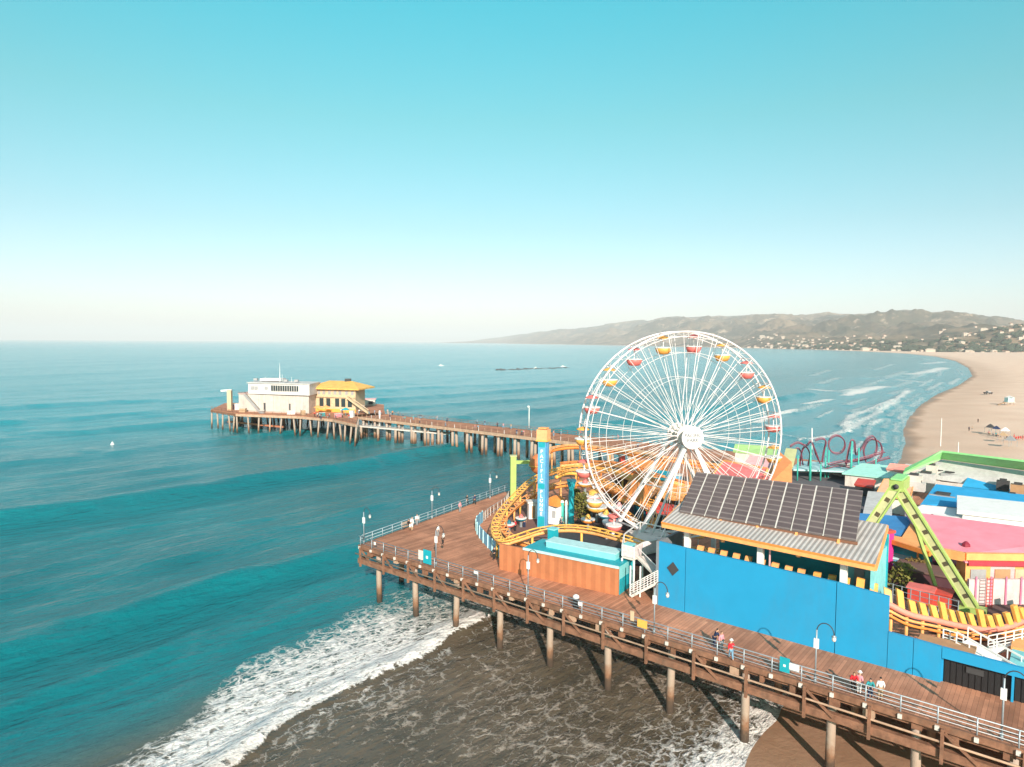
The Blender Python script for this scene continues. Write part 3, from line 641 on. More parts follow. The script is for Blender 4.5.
# yellow roofed building
yb_ = thing('harbour_house', 'cream two storey building with a golden hipped roof on the pier end', 'building', P(335, 414))
x0 = PD(314, 400, 250).x; x1 = PD(354, 400, 244).x; y0, y1 = 251.5, 246.5; x1b = PD(363, 400, 255).x
fpq = [Vector((x0, y0, 0)), Vector((x1, y1, 0)), Vector((x1b, y1+12, 0)), Vector((x0+2, y0+14, 0))]
mw = MB(); mw.hexa([p+Vector((0, 0, DZ)) for p in fpq], [p+Vector((0, 0, DZ+8.9)) for p in fpq]); bwall = mw.build('wall', CREAM, yb_)
cen = sum(fpq, Vector())/4; ev = [cen+(p-cen)*1.2+Vector((0, 0, DZ+8.8)) for p in fpq]; ev[0] += Vector((-1.5, 0, 0)); ev[2] += Vector((2, 0, 0))
r1 = ev[0].lerp(ev[3], .5).lerp(ev[1].lerp(ev[2], .5), .25)+Vector((0, 0, 2.3)); r2 = ev[0].lerp(ev[3], .5).lerp(ev[1].lerp(ev[2], .5), .72)+Vector((0, 0, 2.3))
m = MB(); m.add(ev+[p-Vector((0, 0, .45)) for p in ev]+[r1, r2], [(0, 1, 9, 8), (1, 2, 9), (2, 3, 8, 9), (3, 0, 8), (4, 5, 1, 0), (5, 6, 2, 1), (6, 7, 3, 2), (7, 4, 0, 3), (7, 6, 5, 4)]); rf = m.build('roof', YROOF, yb_)
MB().cbox(r1.lerp(r2, .8)-Vector((0, 0, .4)), 2.2, 1.2, 1.3).build('roof_unit', DARK, rf)
def onwall(t, off=.05): q = fpq[0].lerp(fpq[1], t); d_ = (fpq[1]-fpq[0]).normalized(); return q+Vector((d_.y, -d_.x, 0))*off, d_
def winbox(t, w_, z0, z1, name, mt, par, off=.06):
    q, d_ = onwall(t, off); n__ = Vector((-d_.y, d_.x, 0))*.2; a_ = q-d_*w_/2; b_ = q+d_*w_/2
    return MB().hexa([Vector((p.x, p.y, z0)) for p in (a_, b_, b_+n__, a_+n__)], [Vector((p.x, p.y, z1)) for p in (a_, b_, b_+n__, a_+n__)]).build(name, mt, par)
for t in (.16, .33, .55, .70, .86): winbox(t, 1.7, DZ+2.0, DZ+5.0, 'window', GLASS, bwall)
for t in (.1, .22, .36, .5, .62, .78, .92): winbox(t, 1.1, DZ+6.4, DZ+7.9, 'window', GREY, bwall)
for t in (.015, .24, .44, .62, .78, .985): winbox(t, .45, DZ, DZ+5.4, 'pilaster', CREAM, bwall, .16)
winbox(.5, 17, DZ+5.4, DZ+5.8, 'balcony_band', CREAM, bwall, .6)
winbox(.5, 17, DZ, DZ+1.2, 'plinth', YELLOWO, bwall, .22)
q, d_ = onwall(.84, 1.2); MB().beam(q+Vector((0, 0, DZ+5.6)), q+d_*9+Vector((0, -1, DZ+.3)), 1.2, .5).build('outside_stair', CREAM, yb_)
MB().beam(q+Vector((0, -.6, DZ+6.8)), q+d_*9+Vector((0, -1.6, DZ+1.5)), .12, .25).build('stair_rail', CREAM, yb_)
for k, (px, c_) in enumerate(((345.5, TEAL), (318, LORANGE), (326, LORANGE))):
    q = P(px, 415.5 if k == 0 else 413); u_ = tag(MB().lathe([(.05, 0), (.06, 2.1), (1.6, 2.0), (.8, 2.5), (.05, 2.8)], q, 10).build('parasol', c_), ('teal parasol on the seaward platform edge', 'pale orange parasol left of the other beside the golden roofed building', 'pale orange parasol right of the other beside the golden roofed building')[k], 'parasol')
kb = thing('pier_kiosk', 'small white kiosk with a dark opening beside the seaward platform walk', 'kiosk', P(372, 405))
MB().cbox(P(370, 405.2), 4.2, 3, 2.4, .1).build('wall', OFFW, kb); MB().cbox(P(370, 405.2)+Vector((0, 0, 2.4)), 5, 3.6, .3, .1).build('roof', PALEPINK, kb); MB().cbox(P(371, 405.6)+Vector((0, -.2, .7)), 1.6, 2.9, 1.1, .1).build('opening', DARK, kb)
# tall white pole on the far pier
tp = thing('tall_lamp', 'tall slim white lamp standing on the far rail of the fishing pier', 'street lamp', P(529, 428))
q = P(529, 428); MB().tube([q, q+Vector((0, 0, 6.3))], .16, 8, r2=.1).build('pole', WHITE, tp, True); MB().lathe([(.1, 0), (.4, .2), (.35, .5), (.1, .6)], q+Vector((-.2, 0, 6.2)), 8).build('lamp_head', WHITE, tp, True)
# signs and bins on the front rail
def sign(name, lb, px, py, w_, h_, mt, mt2=None, v=-.3, words=None):
    c = RV(px, py, v); t = thing(name, lb, 'sign', Vector((c.x, c.y, c.z-h_/2)))
    o = MB().hexa([c-U*w_/2-Vector((0, 0, h_/2)), c+U*w_/2-Vector((0, 0, h_/2)), c+U*w_/2+V*.08-Vector((0, 0, h_/2)), c-U*w_/2+V*.08-Vector((0, 0, h_/2))], [c-U*w_/2+Vector((0, 0, h_/2)), c+U*w_/2+Vector((0, 0, h_/2)), c+U*w_/2+V*.08+Vector((0, 0, h_/2)), c-U*w_/2+V*.08+Vector((0, 0, h_/2))]).build('panel', mt, t)
    if mt2:
        c2 = c-V*.02; q = c2-U*w_*.12-Vector((0, 0, h_*.12)); s_ = w_*.24
        MB().hexa([q, q+U*s_, q+U*s_+V*.02, q+V*.02], [q+Vector((0, 0, s_)), q+U*s_+Vector((0, 0, s_)), q+U*s_+V*.02+Vector((0, 0, s_)), q+V*.02+Vector((0, 0, s_))]).build('emblem', mt2, t)
    return t
sign('notice_board', 'teal square notice board fixed to the front rail near the left corner', 427, 557, 1.3, 1.6, TEAL, WHITE)
sign('notice_board', 'small white notice board fixed directly left of the teal one', 420.5, 555, .75, 1.1, OFFW)
sign('notice_board', 'teal notice board with a white mark on the front rail below the blue wall', 784.5, 665, .75, 1.15, TEAL, WHITE)
sign('notice_board', 'white tilted notice beside the teal board below the blue wall', 794, 667.5, .75, .5, WHITE)
sign('rail_notice', 'small white notice on the front rail near the left corner lamp', 374.5, 543.5, .3, .35, WHITE)
sign('rail_notice', 'small white notice on the front rail before the blue fence end', 475.5, 572.5, .5, .3, WHITE)
sign('rail_notice', 'small white notice on the front rail below the teal shed end', 580, 604, .45, .35, WHITE)
sign('life_ring', 'yellow life ring box on the front rail left of the white boxed lamp', 642, 624, .95, .7, YELLOW)
sign('rail_notice', 'narrow yellow box standing on the rail below the rust brown wall', 632, 616, .35, .9, CREAM)
bn_ = thing('litter_bin', 'dark litter bin with a white lid by the front rail', 'bin', RV(576, 602, .8))
q = bn_.location.copy(); q.z = DZ; bn_.location.z = DZ; MB().lathe([(.28, 0), (.32, .9), (.3, 1.0)], q, 12).build('body', DARK, bn_, True); MB().lathe([(.34, 1.0), (.3, 1.2), (.12, 1.32)], q, 12).build('lid', WHITE, bn_, True)
# ================================================================ FERRIS WHEEL
WD = 85.0; HC = PD(686, 435.6, WD); WR = 13.0; TH = D2R(9.9)
wt = Vector((math.cos(TH), math.sin(TH), 0)); wn = Vector((math.sin(TH), -math.cos(TH), 0)); ZV = Vector((0, 0, 1))
fw_ = thing('ferris_wheel', 'tall white ferris wheel with red and yellow gondolas above the park', 'ferris wheel', Vector((HC.x, HC.y, DZ)))
def wp(r, a, off): return HC+wt*(r*math.sin(a))+ZV*(r*math.cos(a))+wn*off
NG = 20; A_OFF = D2R(6.3)
for off in (0, -2.9):
    MB().tube([wp(WR, 2*math.pi*k/80, off) for k in range(80)], .115, 8, closed=True).build('rim', WHEELW, fw_, True)
    MB().tube([wp(WR-.62, 2*math.pi*k/80, off) for k in range(80)], .045, 6, closed=True).build('rim', WHEELW, fw_, True)
    MB().tube([wp(WR*.80, 2*math.pi*k/60, off) for k in range(60)], .032, 6, closed=True).build('brace_ring', WHEELW, fw_, True)
    MB().tube([wp(WR*.56, 2*math.pi*k/60, off) for k in range(60)], .026, 6, closed=True).build('brace_ring', WHEELW, fw_, True)
    for g_ in range(NG):
        a = A_OFF+2*math.pi*g_/NG; h0 = off*.55 if off else .35
        m = MB(); r0 = 1.25
        m.tube([wp(r0, a-.12, h0), wp(WR, a, off)], .048, 5); m.tube([wp(r0, a+.12+2*math.pi/NG*.5, h0), wp(WR, a+math.pi/NG*1.0, off)], .036, 5); m.tube([wp(r0, a+.3, h0), wp(WR*.99, a+math.pi/NG*.12, off)], .02, 4)
        m.tube([wp(WR-.62, a, off), wp(WR, a+math.pi/NG*.5, off), wp(WR-.62, a+math.pi/NG, off), wp(WR, a+math.pi/NG*1.5, off)], .022, 4)
        m.build('spoke', WHEELW, fw_)
for g_ in range(NG):
    a = A_OFF+2*math.pi*g_/NG; MB().tube([wp(WR, a, 0), wp(WR, a, -2.9)], .06, 6).build('axle', WHEELW, fw_, True)
# hub
MB().tube([HC+wn*1.0, HC-wn*3.9], .55, 18).build('hub', WHITE, fw_, True)
for o_ in (.35, -.3, -1.6, -2.6): MB().tube([HC+wn*o_, HC+wn*(o_-.12)], 1.35, 24).build('hub_flange', OFFW, fw_)
dk = MB().tube([HC+wn*2.0, HC+wn*1.85], 1.42, 28).build('hub_sign', WHEELW, fw_)
MB().tube([HC+wn*1.86, HC+wn*.9], .7, 14).build('hub_boss', OFFW, fw_, True)
GT = mat('grey_lettering', (.17, .19, .21), .6)
rot = Matrix((wt, ZV, wn)).transposed().to_euler()
text('lettering', 'PACIFIC', .62, GT, dk, HC+wn*2.02+ZV*.27, rot, bold=True); text('lettering', 'PARK', .62, GT, dk, HC+wn*2.02-ZV*.33, rot, bold=True)
# supports
for s_ in (-1, 1):
    for o_, w_ in ((1.15, .44), (-3.9, .40)):
        top = HC+wn*o_-ZV*.2; ft = Vector((HC.x, HC.y, DZ))+wt*(7.9*s_)+wn*(o_*1.5)
        MB().beam(top, ft, w_, w_, up=wn).build('leg', WHEELW, fw_)
        MB().cbox(ft, 1.4, 1.4, .5, TH).build('foot_plate', OFFW, fw_)
    t2 = HC+wn*1.15; f2_ = Vector((HC.x, HC.y, DZ))+wt*(6.2*s_)+wn*2.2; MB().beam(t2, f2_, .22, .22, up=wn).build('strut', WHEELW, fw_)
    for k in range(4):
        za = .25+.18*k; p1 = (HC+wn*1.15).lerp(Vector((HC.x, HC.y, DZ))+wt*(7.9*s_)+wn*1.7, za); p2 = (HC-wn*3.9).lerp(Vector((HC.x, HC.y, DZ))+wt*(7.9*s_)-wn*5.8, za+.05)
        if k in (1, 3) and s_ < 0: MB().beam(p1, p2, .16, .16).build('strut', WHEELW, fw_)
# gondolas
def gon(c, col):
    g = MB().lathe([(.3, 0), (.65, .05), (.88, .38), (1.02, .8), (.94, .82), (.8, .45), (.5, .2)], c-ZV*2.6, 14).build('gondola', col, fw_, True)
    MB().lathe([(1.05, 0), (1.05, .1)], c-ZV*1.82, 14).build('trim_band', WHITE, g)
    MB().tube([c-ZV*2.7, c-ZV*.1], .06, 6).build('pole', WHITE, g, True)
    MB().lathe([(.85, 0), (.8, .1), (.45, .28), (.07, .4)], c-ZV*.65, 14).build('canopy', col, g, True)
for g_ in range(NG): gon(wp(WR, A_OFF+2*math.pi*g_/NG, -1.45), CORAL if g_ % 2 == 0 else YELLOWO)
# loading platform and stairs
lpf = thing('loading_platform', 'white railed platform on posts at the foot of the ferris wheel', 'platform', L(36, 10))
fl = [P(622, 556, 10.6), P(634, 559, 10.6), P(643, 553.5, 10.6), P(660, 550, 10.6), P(665, 538, 10.6), P(640, 532, 10.6), P(624, 545, 10.6)]
MB().prism(fl, 10.4, 10.6).build('floor', OFFW, lpf)
for i in range(len(fl)):
    a, b = fl[i], fl[(i+1) % len(fl)]
    if i in (0, 1, 2, 6): MB().beam(a+ZV*.6, b+ZV*.6, .05, 1.1).build('railing_panel', mat('lattice_white', (.66, .58, .57), .7, var=.2, scale=4), lpf)
    MB().beam(a+ZV*1.2, b+ZV*1.2, .1, .1).build('rail', WHITE, lpf); MB().tube([a, a+ZV*1.25], .06, 6).build('post', WHITE, lpf)
for q in (fl[0], fl[1].lerp(fl[0], .0), fl[2], fl[3], fl[6], fl[5]): MB().tube([Vector((q.x, q.y, DZ)), Vector((q.x, q.y, 10.4))], .11, 8).build('post', WHITE, lpf)
MB().cbox(PD(648, 532, 84)-ZV*1.6, 4.5, 3, 1.5, .2).build('control_booth', OFFW, lpf)
st = thing('white_stairs', 'white double stairs with railings between the teal shed end and blue wall', 'stairs', L(37.5, 7.5))
a, b = RV(641, 557, 9.2), RV(661, 577, 7.6)
MB().beam(a, b, 1.1, .22).build('flight', OFFW, st); MB().beam(a+ZV*1-V*.5, b+ZV*1-V*.5, .06, .08).build('rail', WHITE, st)
a, b = RV(633, 595, 6.9), RV(660, 581, 7.2)
MB().beam(a, b, 1.0, .25).build('flight', OFFW, st)
for zz in (.3, .55, .8, 1.0): MB().beam(a+ZV*zz-V*.5, b+ZV*zz-V*.5, .05, .06).build('rail', WHITE, st)
for kq in range(9): q = a.lerp(b, kq/8)-V*.5; MB().tube([q, q+ZV*1.2], .045, 6).build('baluster', mat('lattice_white', (.66, .58, .57)), st)
MB().beam(a+ZV*1.2-V*.5, b+ZV*1.2-V*.5, .08, .08).build('rail', WHITE, st)
for q in (RV(630, 598, 6.9), RV(640, 590, 7.4), RV(654, 596, 7.2)): MB().tube([Vector((q.x, q.y, DZ)), Vector((q.x, q.y, 10.2))], .09, 6).build('post', WHITE, st)
dbx = thing('shade_box', 'dark box added for the shaded black space behind the white stairs', 'booth', L(36.6, 12))  # dark box stands in for the shaded gap behind the stairs
MB().box(35.2, 38.4, 9.8, 13, DZ, 10.2).build('wall', mat('shade_box_brown', (.05, .035, .03), .9), dbx); MB().box(35.1, 38.5, 9.7, 13.1, 10.2, 10.32).build('roof', DARK, dbx)

# ================================================================ BLUE WALL
bl = thing('blue_wall', 'long tall bright blue boundary wall standing along the park walkway', 'wall', L(48, 6.7))
def wpan(u0, u1, za, zb, name='panel', m_=BLUEW, v0=6.7, v1=7.0, zlo=DZ):
    return MB().hexa([L(u0, v0, zlo), L(u1, v0, zlo), L(u1, v1, zlo), L(u0, v1, zlo)], [L(u0, v0, za), L(u1, v0, zb), L(u1, v1, zb), L(u0, v1, za)]).build(name, m_, bl)
wpan(38.5, 41.3, 13.4, 13.3); wpan(41.36, 54.85, 13.3, 13.1); wpan(54.91, 58.8, 13.1, 12.85)
wpan(58.84, 60.6, 9.95, 9.9); wpan(60.64, 62.5, 9.9, 9.8)
wpan(41.0, 41.6, 13.2, 13.2, 'backing', DARK, 7.02, 7.1); wpan(54.6, 55.2, 13.0, 13.0, 'backing', DARK, 7.02, 7.1)
wpan(62.54, 80, 9.8, 9.5, 'header', BLUEW, 6.7, 7.0, 8.95)
MB().box(38.2, 38.5, 6.7, 12, DZ, 13.4).build('return_wall', mat('grey_wall_side', (.20, .22, .24), .8), bl)
MB().box(66.9, 67.05, 6.72, 6.98, DZ, 8.95).build('gate_post', BLUEW, bl)
MB().box(62.5, 62.62, 7.0, 8.6, DZ, 8.9).build('side_cheek', BLUEW, bl); MB().box(62.62, 80, 8.4, 8.5, DZ, 8.9).build('recess_back', BLACK, bl); MB().box(62.5, 80, 7.0, 8.5, 8.93, 9.0).build('recess_top', BLACK, bl)  # black back and top paint the shade inside the recess
gt_ = thing('dark_gate', 'tall mesh gate blackened as shade closing the recess under the blue wall', 'gate', L(65, 7.4))
k = 0
while k < 36: MB().box(62.7+k*.4, 62.76+k*.4, 7.05, 7.1, DZ, 8.9).build('bar', BLACK, gt_); k += 1  # bars coloured black to match the deep shade of the entrance
MB().box(62.6, 77, 7.12, 7.16, DZ, 8.9).build('mesh_panel', BLACK, gt_); MB().box(64.1, 65.2, 7.0, 7.04, 8.2, 8.65).build('plate', DARK, gt_)
dm = MB(); c = L(40.05, 6.68, 11.0); d_ = .62
dm.hexa([c-U*d_, c-ZV*d_*1.1, c+U*d_, c+ZV*d_*1.1], [c-U*d_-V*.06, c-ZV*d_*1.1-V*.06, c+U*d_-V*.06, c+ZV*d_*1.1-V*.06]); tag(dm.build('diamond_sign', DARK), 'dark diamond shaped sign on the left end of the blue wall', 'sign')
# ================================================================ SOLAR CANOPY BUILDING
sb = thing('solar_pavilion', 'open pavilion with ribbed roof and orange eaves behind the blue wall', 'pavilion', L(48, 11))
rl0, rr0, rr1, rl1 = L(39.0, 6.3, 15.55), L(57.8, 6.3, 15.35), L(57.0, 14.6, 16.75), L(38.2, 14.6, 16.95)
MB().slab([rl0, rr0, rr1, rl1], .12).build('roof', RIBS, sb)
def fasc(a, b, n): MB().beam(a-ZV*.28, b-ZV*.28, .14, .5).build('fascia', n, sb)
fasc(rl0-V*.05, rr0-V*.05, LORANGE); fasc(rr0+U*.05, rr1+U*.05, LORANGE); fasc(rl0-U*.05, rl1-U*.05, LORANGE); fasc(rl1+V*.1, rr1+V*.1, ORANGE)
MB().beam(rl0-V*.15-ZV*.05, rr0-V*.15-ZV*.05, .1, .14).build('gutter', ORANGE, sb)
for u in (41.1, 48.2, 55.2):
    MB().box(u-.25, u+.25, 7.3, 7.8, DZ, 15.3).build('post', WHITE, sb); MB().box(u-.2, u+.2, 13.6, 14, DZ, 16.2).build('post', WHITE, sb)
MB().box(49.0, 49.12, 7.4, 7.5, DZ, 15.2).build('pipe', PALEPINK, sb)
MB().box(42, 57.4, 13.2, 13.5, DZ, 16.2).build('back_wall', TEAL, sb)
MB().box(57.0, 57.3, 8.6, 13.5, DZ, 15.2).build('end_wall', AQUA, sb); MB().box(54.0, 57.0, 11.2, 11.5, DZ, 14.9).build('partition', AQUA, sb); MB().box(55.2, 56.0, 11.1, 11.2, 11.5, 14.3).build('door', GREY, sb)
MB().box(42, 53.5, 12.6, 13.0, 13.1, 14.6).build('awning_band', mat('sea_blue_panel', (.01, .20, .26)), sb)
for u in (43.5, 46.5, 50, 53.2, 56.3): MB().lathe([(.05, .5), (.05, .35), (.18, .3), (.2, 0)], L(u, 8.4, 14.4), 8).build('pendant_lamp', WHITE, sb)
for u in (44.8, 51.6): MB().lathe([(.05, .5), (.05, .35), (.18, .3), (.2, 0)], L(u, 7.1, 14.5), 8).build('pendant_lamp', LORANGE, sb)
sa = thing('solar_array', 'large tilted array of dark solar panels on the pavilion roof', 'solar panels', L(47, 13, 16.5))
SOL = stripes('solar_cells', (.125, .09, .085), (.27, .215, .195), ANG+math.pi/2, .86, rough=.35, bump=.0, duty=.90)
f0, f1, b1, b0 = L(39.4, 9, 16.15), L(55.8, 9, 16.3), L(54.5, 17, 19.1), L(37.5, 17, 18.75)
for k in range(12):
    t0, t1 = k/12+.004, (k+1)/12-.006
    MB().slab([f0.lerp(f1, t0), f0.lerp(f1, t1), b0.lerp(b1, t1), b0.lerp(b1, t0)], .12).build('solar_panel', SOL, sa)
for k in range(1, 12): MB().beam(f0.lerp(f1, k/12)-ZV*.05, b0.lerp(b1, k/12)-ZV*.05, .155 if k % 2 else .09, .06).build('spacer', OFFW, sa)
MB().beam(f0-ZV*.28+V*.2, f1-ZV*.28+V*.2, .2, .25).build('front_purlin', mat('brown_purlin', (.22, .10, .06), .7), sa)
for k in range(5):
    q = f0.lerp(f1, .05+k*.215); MB().beam(q-ZV*.75-V*.25, q-ZV*.1+V*.3, .22, .22, up=V).build('bracket', LORANGE, sa)
    q = b0.lerp(b1, .05+k*.215); MB().beam(Vector((q.x, q.y, DZ+9)), q-ZV*.2, .18, .18, up=V).build('bracket', ORANGE, sa)

# ================================================================ BROWN SHED, FENCE
sh = thing('brown_shed', 'long rust brown ribbed shed wall with a teal roof edge by the walkway', 'shed', L(27, 6))
s0, s1 = L(19.6, 4.5), L(34.2, 6.2); sdir = (s1-s0).normalized(); sperp = Vector((-sdir.y, sdir.x, 0)); s05 = s0.lerp(s1, .22)
def ex(a, b, dep, z0, z1, name, mt, par, off=0):
    a = a+sperp*off; b = b+sperp*off; n_ = sperp*dep
    return MB().hexa([Vector((p.x, p.y, z0)) for p in (a, b, b+n_, a+n_)], [Vector((p.x, p.y, z1)) for p in (a, b, b+n_, a+n_)]).build(name, mt, par)
ex(s0, s05-sdir*.02, .3, DZ, 9.95, 'wall', BROWNRIB, sh); ex(s05, s1, .3, DZ, 9.95, 'wall', BROWNRIB, sh)
ex(s05, s1-sdir*.0, 4.2, 9.96, 10.1, 'roof', TEAL, sh); ex(s05, s1+sdir*.1, .14, 9.86, 10.12, 'trim', PALEAQ, sh, -.15)
ex(s1-sdir*.25, s1, 3.8, DZ, 9.94, 'end_wall', AQUA, sh, .31); ex(s1-sdir*.27, s1+sdir*.03, 3.82, DZ, 8.6, 'end_dado', TEAL, sh, .30)
ex(s1+sdir*.15, s1+sdir*.35, .25, DZ, 10.3, 'post', AQUA, sh, 3.2)
rbx = thing('rooftop_unit', 'long pale aqua boxed unit lying behind the teal roof edge of the shed', 'rooftop unit', L(28, 9))
ex(s0.lerp(s1, .36), s0.lerp(s1, .93), 1.9, 10.1, 10.75, 'body', AQUA, rbx, 1.5); ex(s0.lerp(s1, .355), s0.lerp(s1, .935), 2.0, 10.76, 10.84, 'lid', PALEAQ, rbx, 1.45)
for (t, o_, z1, lb) in ((.30, 4.6, 11.3, 'short teal pillar behind the left end of the brown shed'), (.985, 3.2, 11.5, 'tall teal pillar behind the right end of the brown shed')):
    q = thing('teal_pillar', lb, 'pillar', s0.lerp(s1, t)+sperp*o_); c = s0.lerp(s1, t)+sperp*o_
    MB().cbox(c, .9, .9, z1-DZ, ANG).build('shaft', TEAL, q); MB().cbox(c+ZV*(z1-DZ), 1.05, 1.05, .15, ANG).build('cap', AQUA, q)
fe = thing('blue_fence', 'curved sky blue panel fence around the yellow coaster', 'fence', L(10, 12))
fpts = spline([L(16.9, 7.7), L(14, 9.3), L(9.5, 12.3), L(6.2, 15.2), L(4.4, 18.5)], 5)
for i in range(len(fpts)-1): a, b = fpts[i], fpts[i+1]; MB().beam(a+ZV*.8, a.lerp(b, .97)+ZV*.8, .08, 1.6).build('panel', SKYB, fe)
for p_ in fpts[::2]: MB().cbox(p_-V*.08, .14, .14, 1.7).build('post', PALEAQ, fe)
fe2 = thing('steel_fence', 'open steel fence running on from the blue fence beside the coaster', 'fence', L(2, 27))
fpts = spline([L(4.4, 18.5), L(2.8, 22), L(.5, 28), L(-2.5, 33), L(-3.5, 38)], 4)
for z in (.4, 1.3): MB().tube([p_+ZV*z for p_ in fpts], .04, 5).build('rail', GREYM, fe2)
for p_ in fpts: MB().tube([p_, p_+ZV*1.35], .05, 5).build('post', OFFW, fe2)

# ================================================================ COASTERS
def track(par, pts, w=1.1, mt=YELLOW, mt2=LORANGE, spine=.22, n=6, tie=1.1, cols=6.0, colm=None, zmin=DZ, drop=.55):
    cur = spline(pts, n); m = MB(); l1, l2 = [], []
    for i, p_ in enumerate(cur):
        t = (cur[min(i+1, len(cur)-1)]-cur[max(i-1, 0)]).normalized(); x = t.cross(ZV); x = x.normalized() if x.length > .05 else Vector((1, 0, 0)); l1.append(p_+x*w/2); l2.append(p_-x*w/2)
    MB().tube(l1, .09, 6).build('rail', mt, par, True); MB().tube(l2, .09, 6).build('rail', mt, par, True)
    MB().tube([p_-ZV*drop for p_ in cur], spine, 8).build('spine', mt2, par, True)
    acc = 0; ac2 = 1.0; m = MB()
    for i in range(1, len(cur)):
        acc += (cur[i]-cur[i-1]).length; ac2 += (cur[i]-cur[i-1]).length
        if acc > tie: acc = 0; m.beam(l1[i], l2[i], .14, .1); m.beam(cur[i]-ZV*drop, l1[i], .09, .09); m.beam(cur[i]-ZV*drop, l2[i], .09, .09)
        if ac2 > cols and cur[i].z-drop > zmin+.6: ac2 = 0; MB().tube([Vector((cur[i].x, cur[i].y, zmin)), cur[i]-ZV*drop], .15, 8).build('column', colm or mt, par, True)
    m.build('cross_ties', mt, par, kind='stuff')
rc = thing('roller_coaster', 'yellow and orange roller coaster looping behind the blue fence', 'roller coaster', L(15, 18))
pa = [P(735, 552, 10.2), P(690, 549, 10.4), P(655, 547.5, 10.6), P(638, 541, 10.9), P(615, 534, 11.2), P(590, 528, 11.3), P(565, 526, 11.2), P(540, 529, 10.7), P(518, 536, 10.2), P(502, 540, 9.8), P(496, 532, 9.6), P(497, 520, 9.8), P(505, 507, 10.2), P(518, 493, 10.8), P(532, 480, 11.4), P(548, 472, 12), P(575, 466, 12.2), P(610, 470, 12), P(645, 482, 11.6)]
track(rc, pa)
rc2 = thing('roller_coaster', 'lower orange coaster loop inside the yellow one', 'roller coaster', L(15, 18))
track(rc2, [P(540, 545, 8.6), P(522, 540, 8.8), P(507, 533, 8.8), P(503, 520, 8.9), P(512, 508, 9.2), P(528, 496, 9.6), P(545, 487, 10.2), P(570, 482, 11), P(600, 484, 11.4), P(630, 496, 11), P(650, 508, 10)], mt=LORANGE, mt2=ORANGE, w=1.0)
rc3 = thing('roller_coaster', 'orange coaster track crossing behind the wheel beside the main pier', 'roller coaster', L(5, 70))
track(rc3, [P(546, 455, 12), P(552, 448, 12.5), P(575, 445, 12.6), P(610, 449, 12), P(650, 455, 12), P(700, 462, 11.5), P(745, 470, 11), P(790, 480, 10.5)], mt=LORANGE, mt2=ORANGE, spine=.35)
track(rc3, [P(556, 474, 12), P(570, 470, 12), P(590, 474, 11.5), P(615, 486, 11), P(640, 497, 10.5), P(665, 505, 10)], mt=YELLOWO, mt2=YELLOW, spine=.3)
track(rc3, [P(600, 500, 9.5), P(625, 512, 9.4), P(640, 525, 9.3), P(652, 520, 9.6), P(648, 505, 10.2), P(628, 493, 10.8), P(600, 486, 11)], mt=YELLOWO, mt2=ORANGE, spine=.28)
track(rc3, [P(560, 463, 11), P(590, 461, 11.5), P(625, 464, 12.5), P(655, 474, 12.5), P(690, 484, 11), P(705, 497, 10)], mt=ORANGE, mt2=LORANGE, spine=.4, cols=4)
track(rc3, [P(700, 470, 9.5), P(730, 477, 9.5), P(752, 489, 9.5), P(740, 497, 9.5)], mt=YELLOWO, mt2=LORANGE, spine=.3, cols=4)
# coaster with yellow blocks behind the blue wall
bc = thing('roller_coaster', 'pink banded coaster track with yellow blocks behind the blue wall', 'roller coaster', L(58, 10))
bp = [RV(690, 545, 8.4), RV(740, 556, 8.4), RV(801, 571, 8.4), RV(852, 581, 8.6), RV(884, 592, 8.9), RV(909, 604, 10), RV(934, 610, 11.8), RV(960, 616, 14.2), RV(987, 620, 16.8), RV(1010, 617, 19.2), RV(1026, 611, 21.5), RV(1060, 600, 27)]
cur = spline(bp, 14)
MB().tube([p_-ZV*.75-V*.25 for p_ in cur], .26, 8).build('pink_band', mat('salmon_pink', (.80, .27, .20), .5), bc, True)
MB().tube([p_-ZV*1.25-V*.3 for p_ in cur[56:]], .12, 8).build('rail', LORANGE, bc, True); MB().tube([p_-ZV*1.6-V*.4 for p_ in cur[56:]], .12, 8).build('rail', ORANGE, bc, True)
acc = 0; kk = 0
for i in range(1, len(cur)):
    acc += (cur[i]-cur[i-1]).length
    if acc > 1.02:
        acc = 0; t = (cur[i]-cur[i-1]).normalized(); x = Vector((t.y, -t.x, 0)).normalized(); kk += 1; h_ = .55 if i > 40 else .3; ex_ = .45 if kk % 4 == 0 and i > 40 else 0
        c = cur[i]; w2 = .3; q = []
        for zz, sh_ in ((-.55, .15), (h_-.2+ex_, -.25)):
            for sx_, sy_ in ((-1, -1), (1, -1), (1, 1), (-1, 1)): q.append(c+t*(w2*sx_)+x*(-.14*sy_+ .0)-x*sh_*-1+ZV*zz)
        MB().hexa(q[:4], q[4:]).build('yellow_block', YELLOWO if i > 30 else LORANGE, bc)
for i in range(60, len(cur), 9): MB().tube([Vector((cur[i].x, cur[i].y, DZ)), cur[i]-ZV*.8], .14, 8).build('column', LORANGE, bc, True)
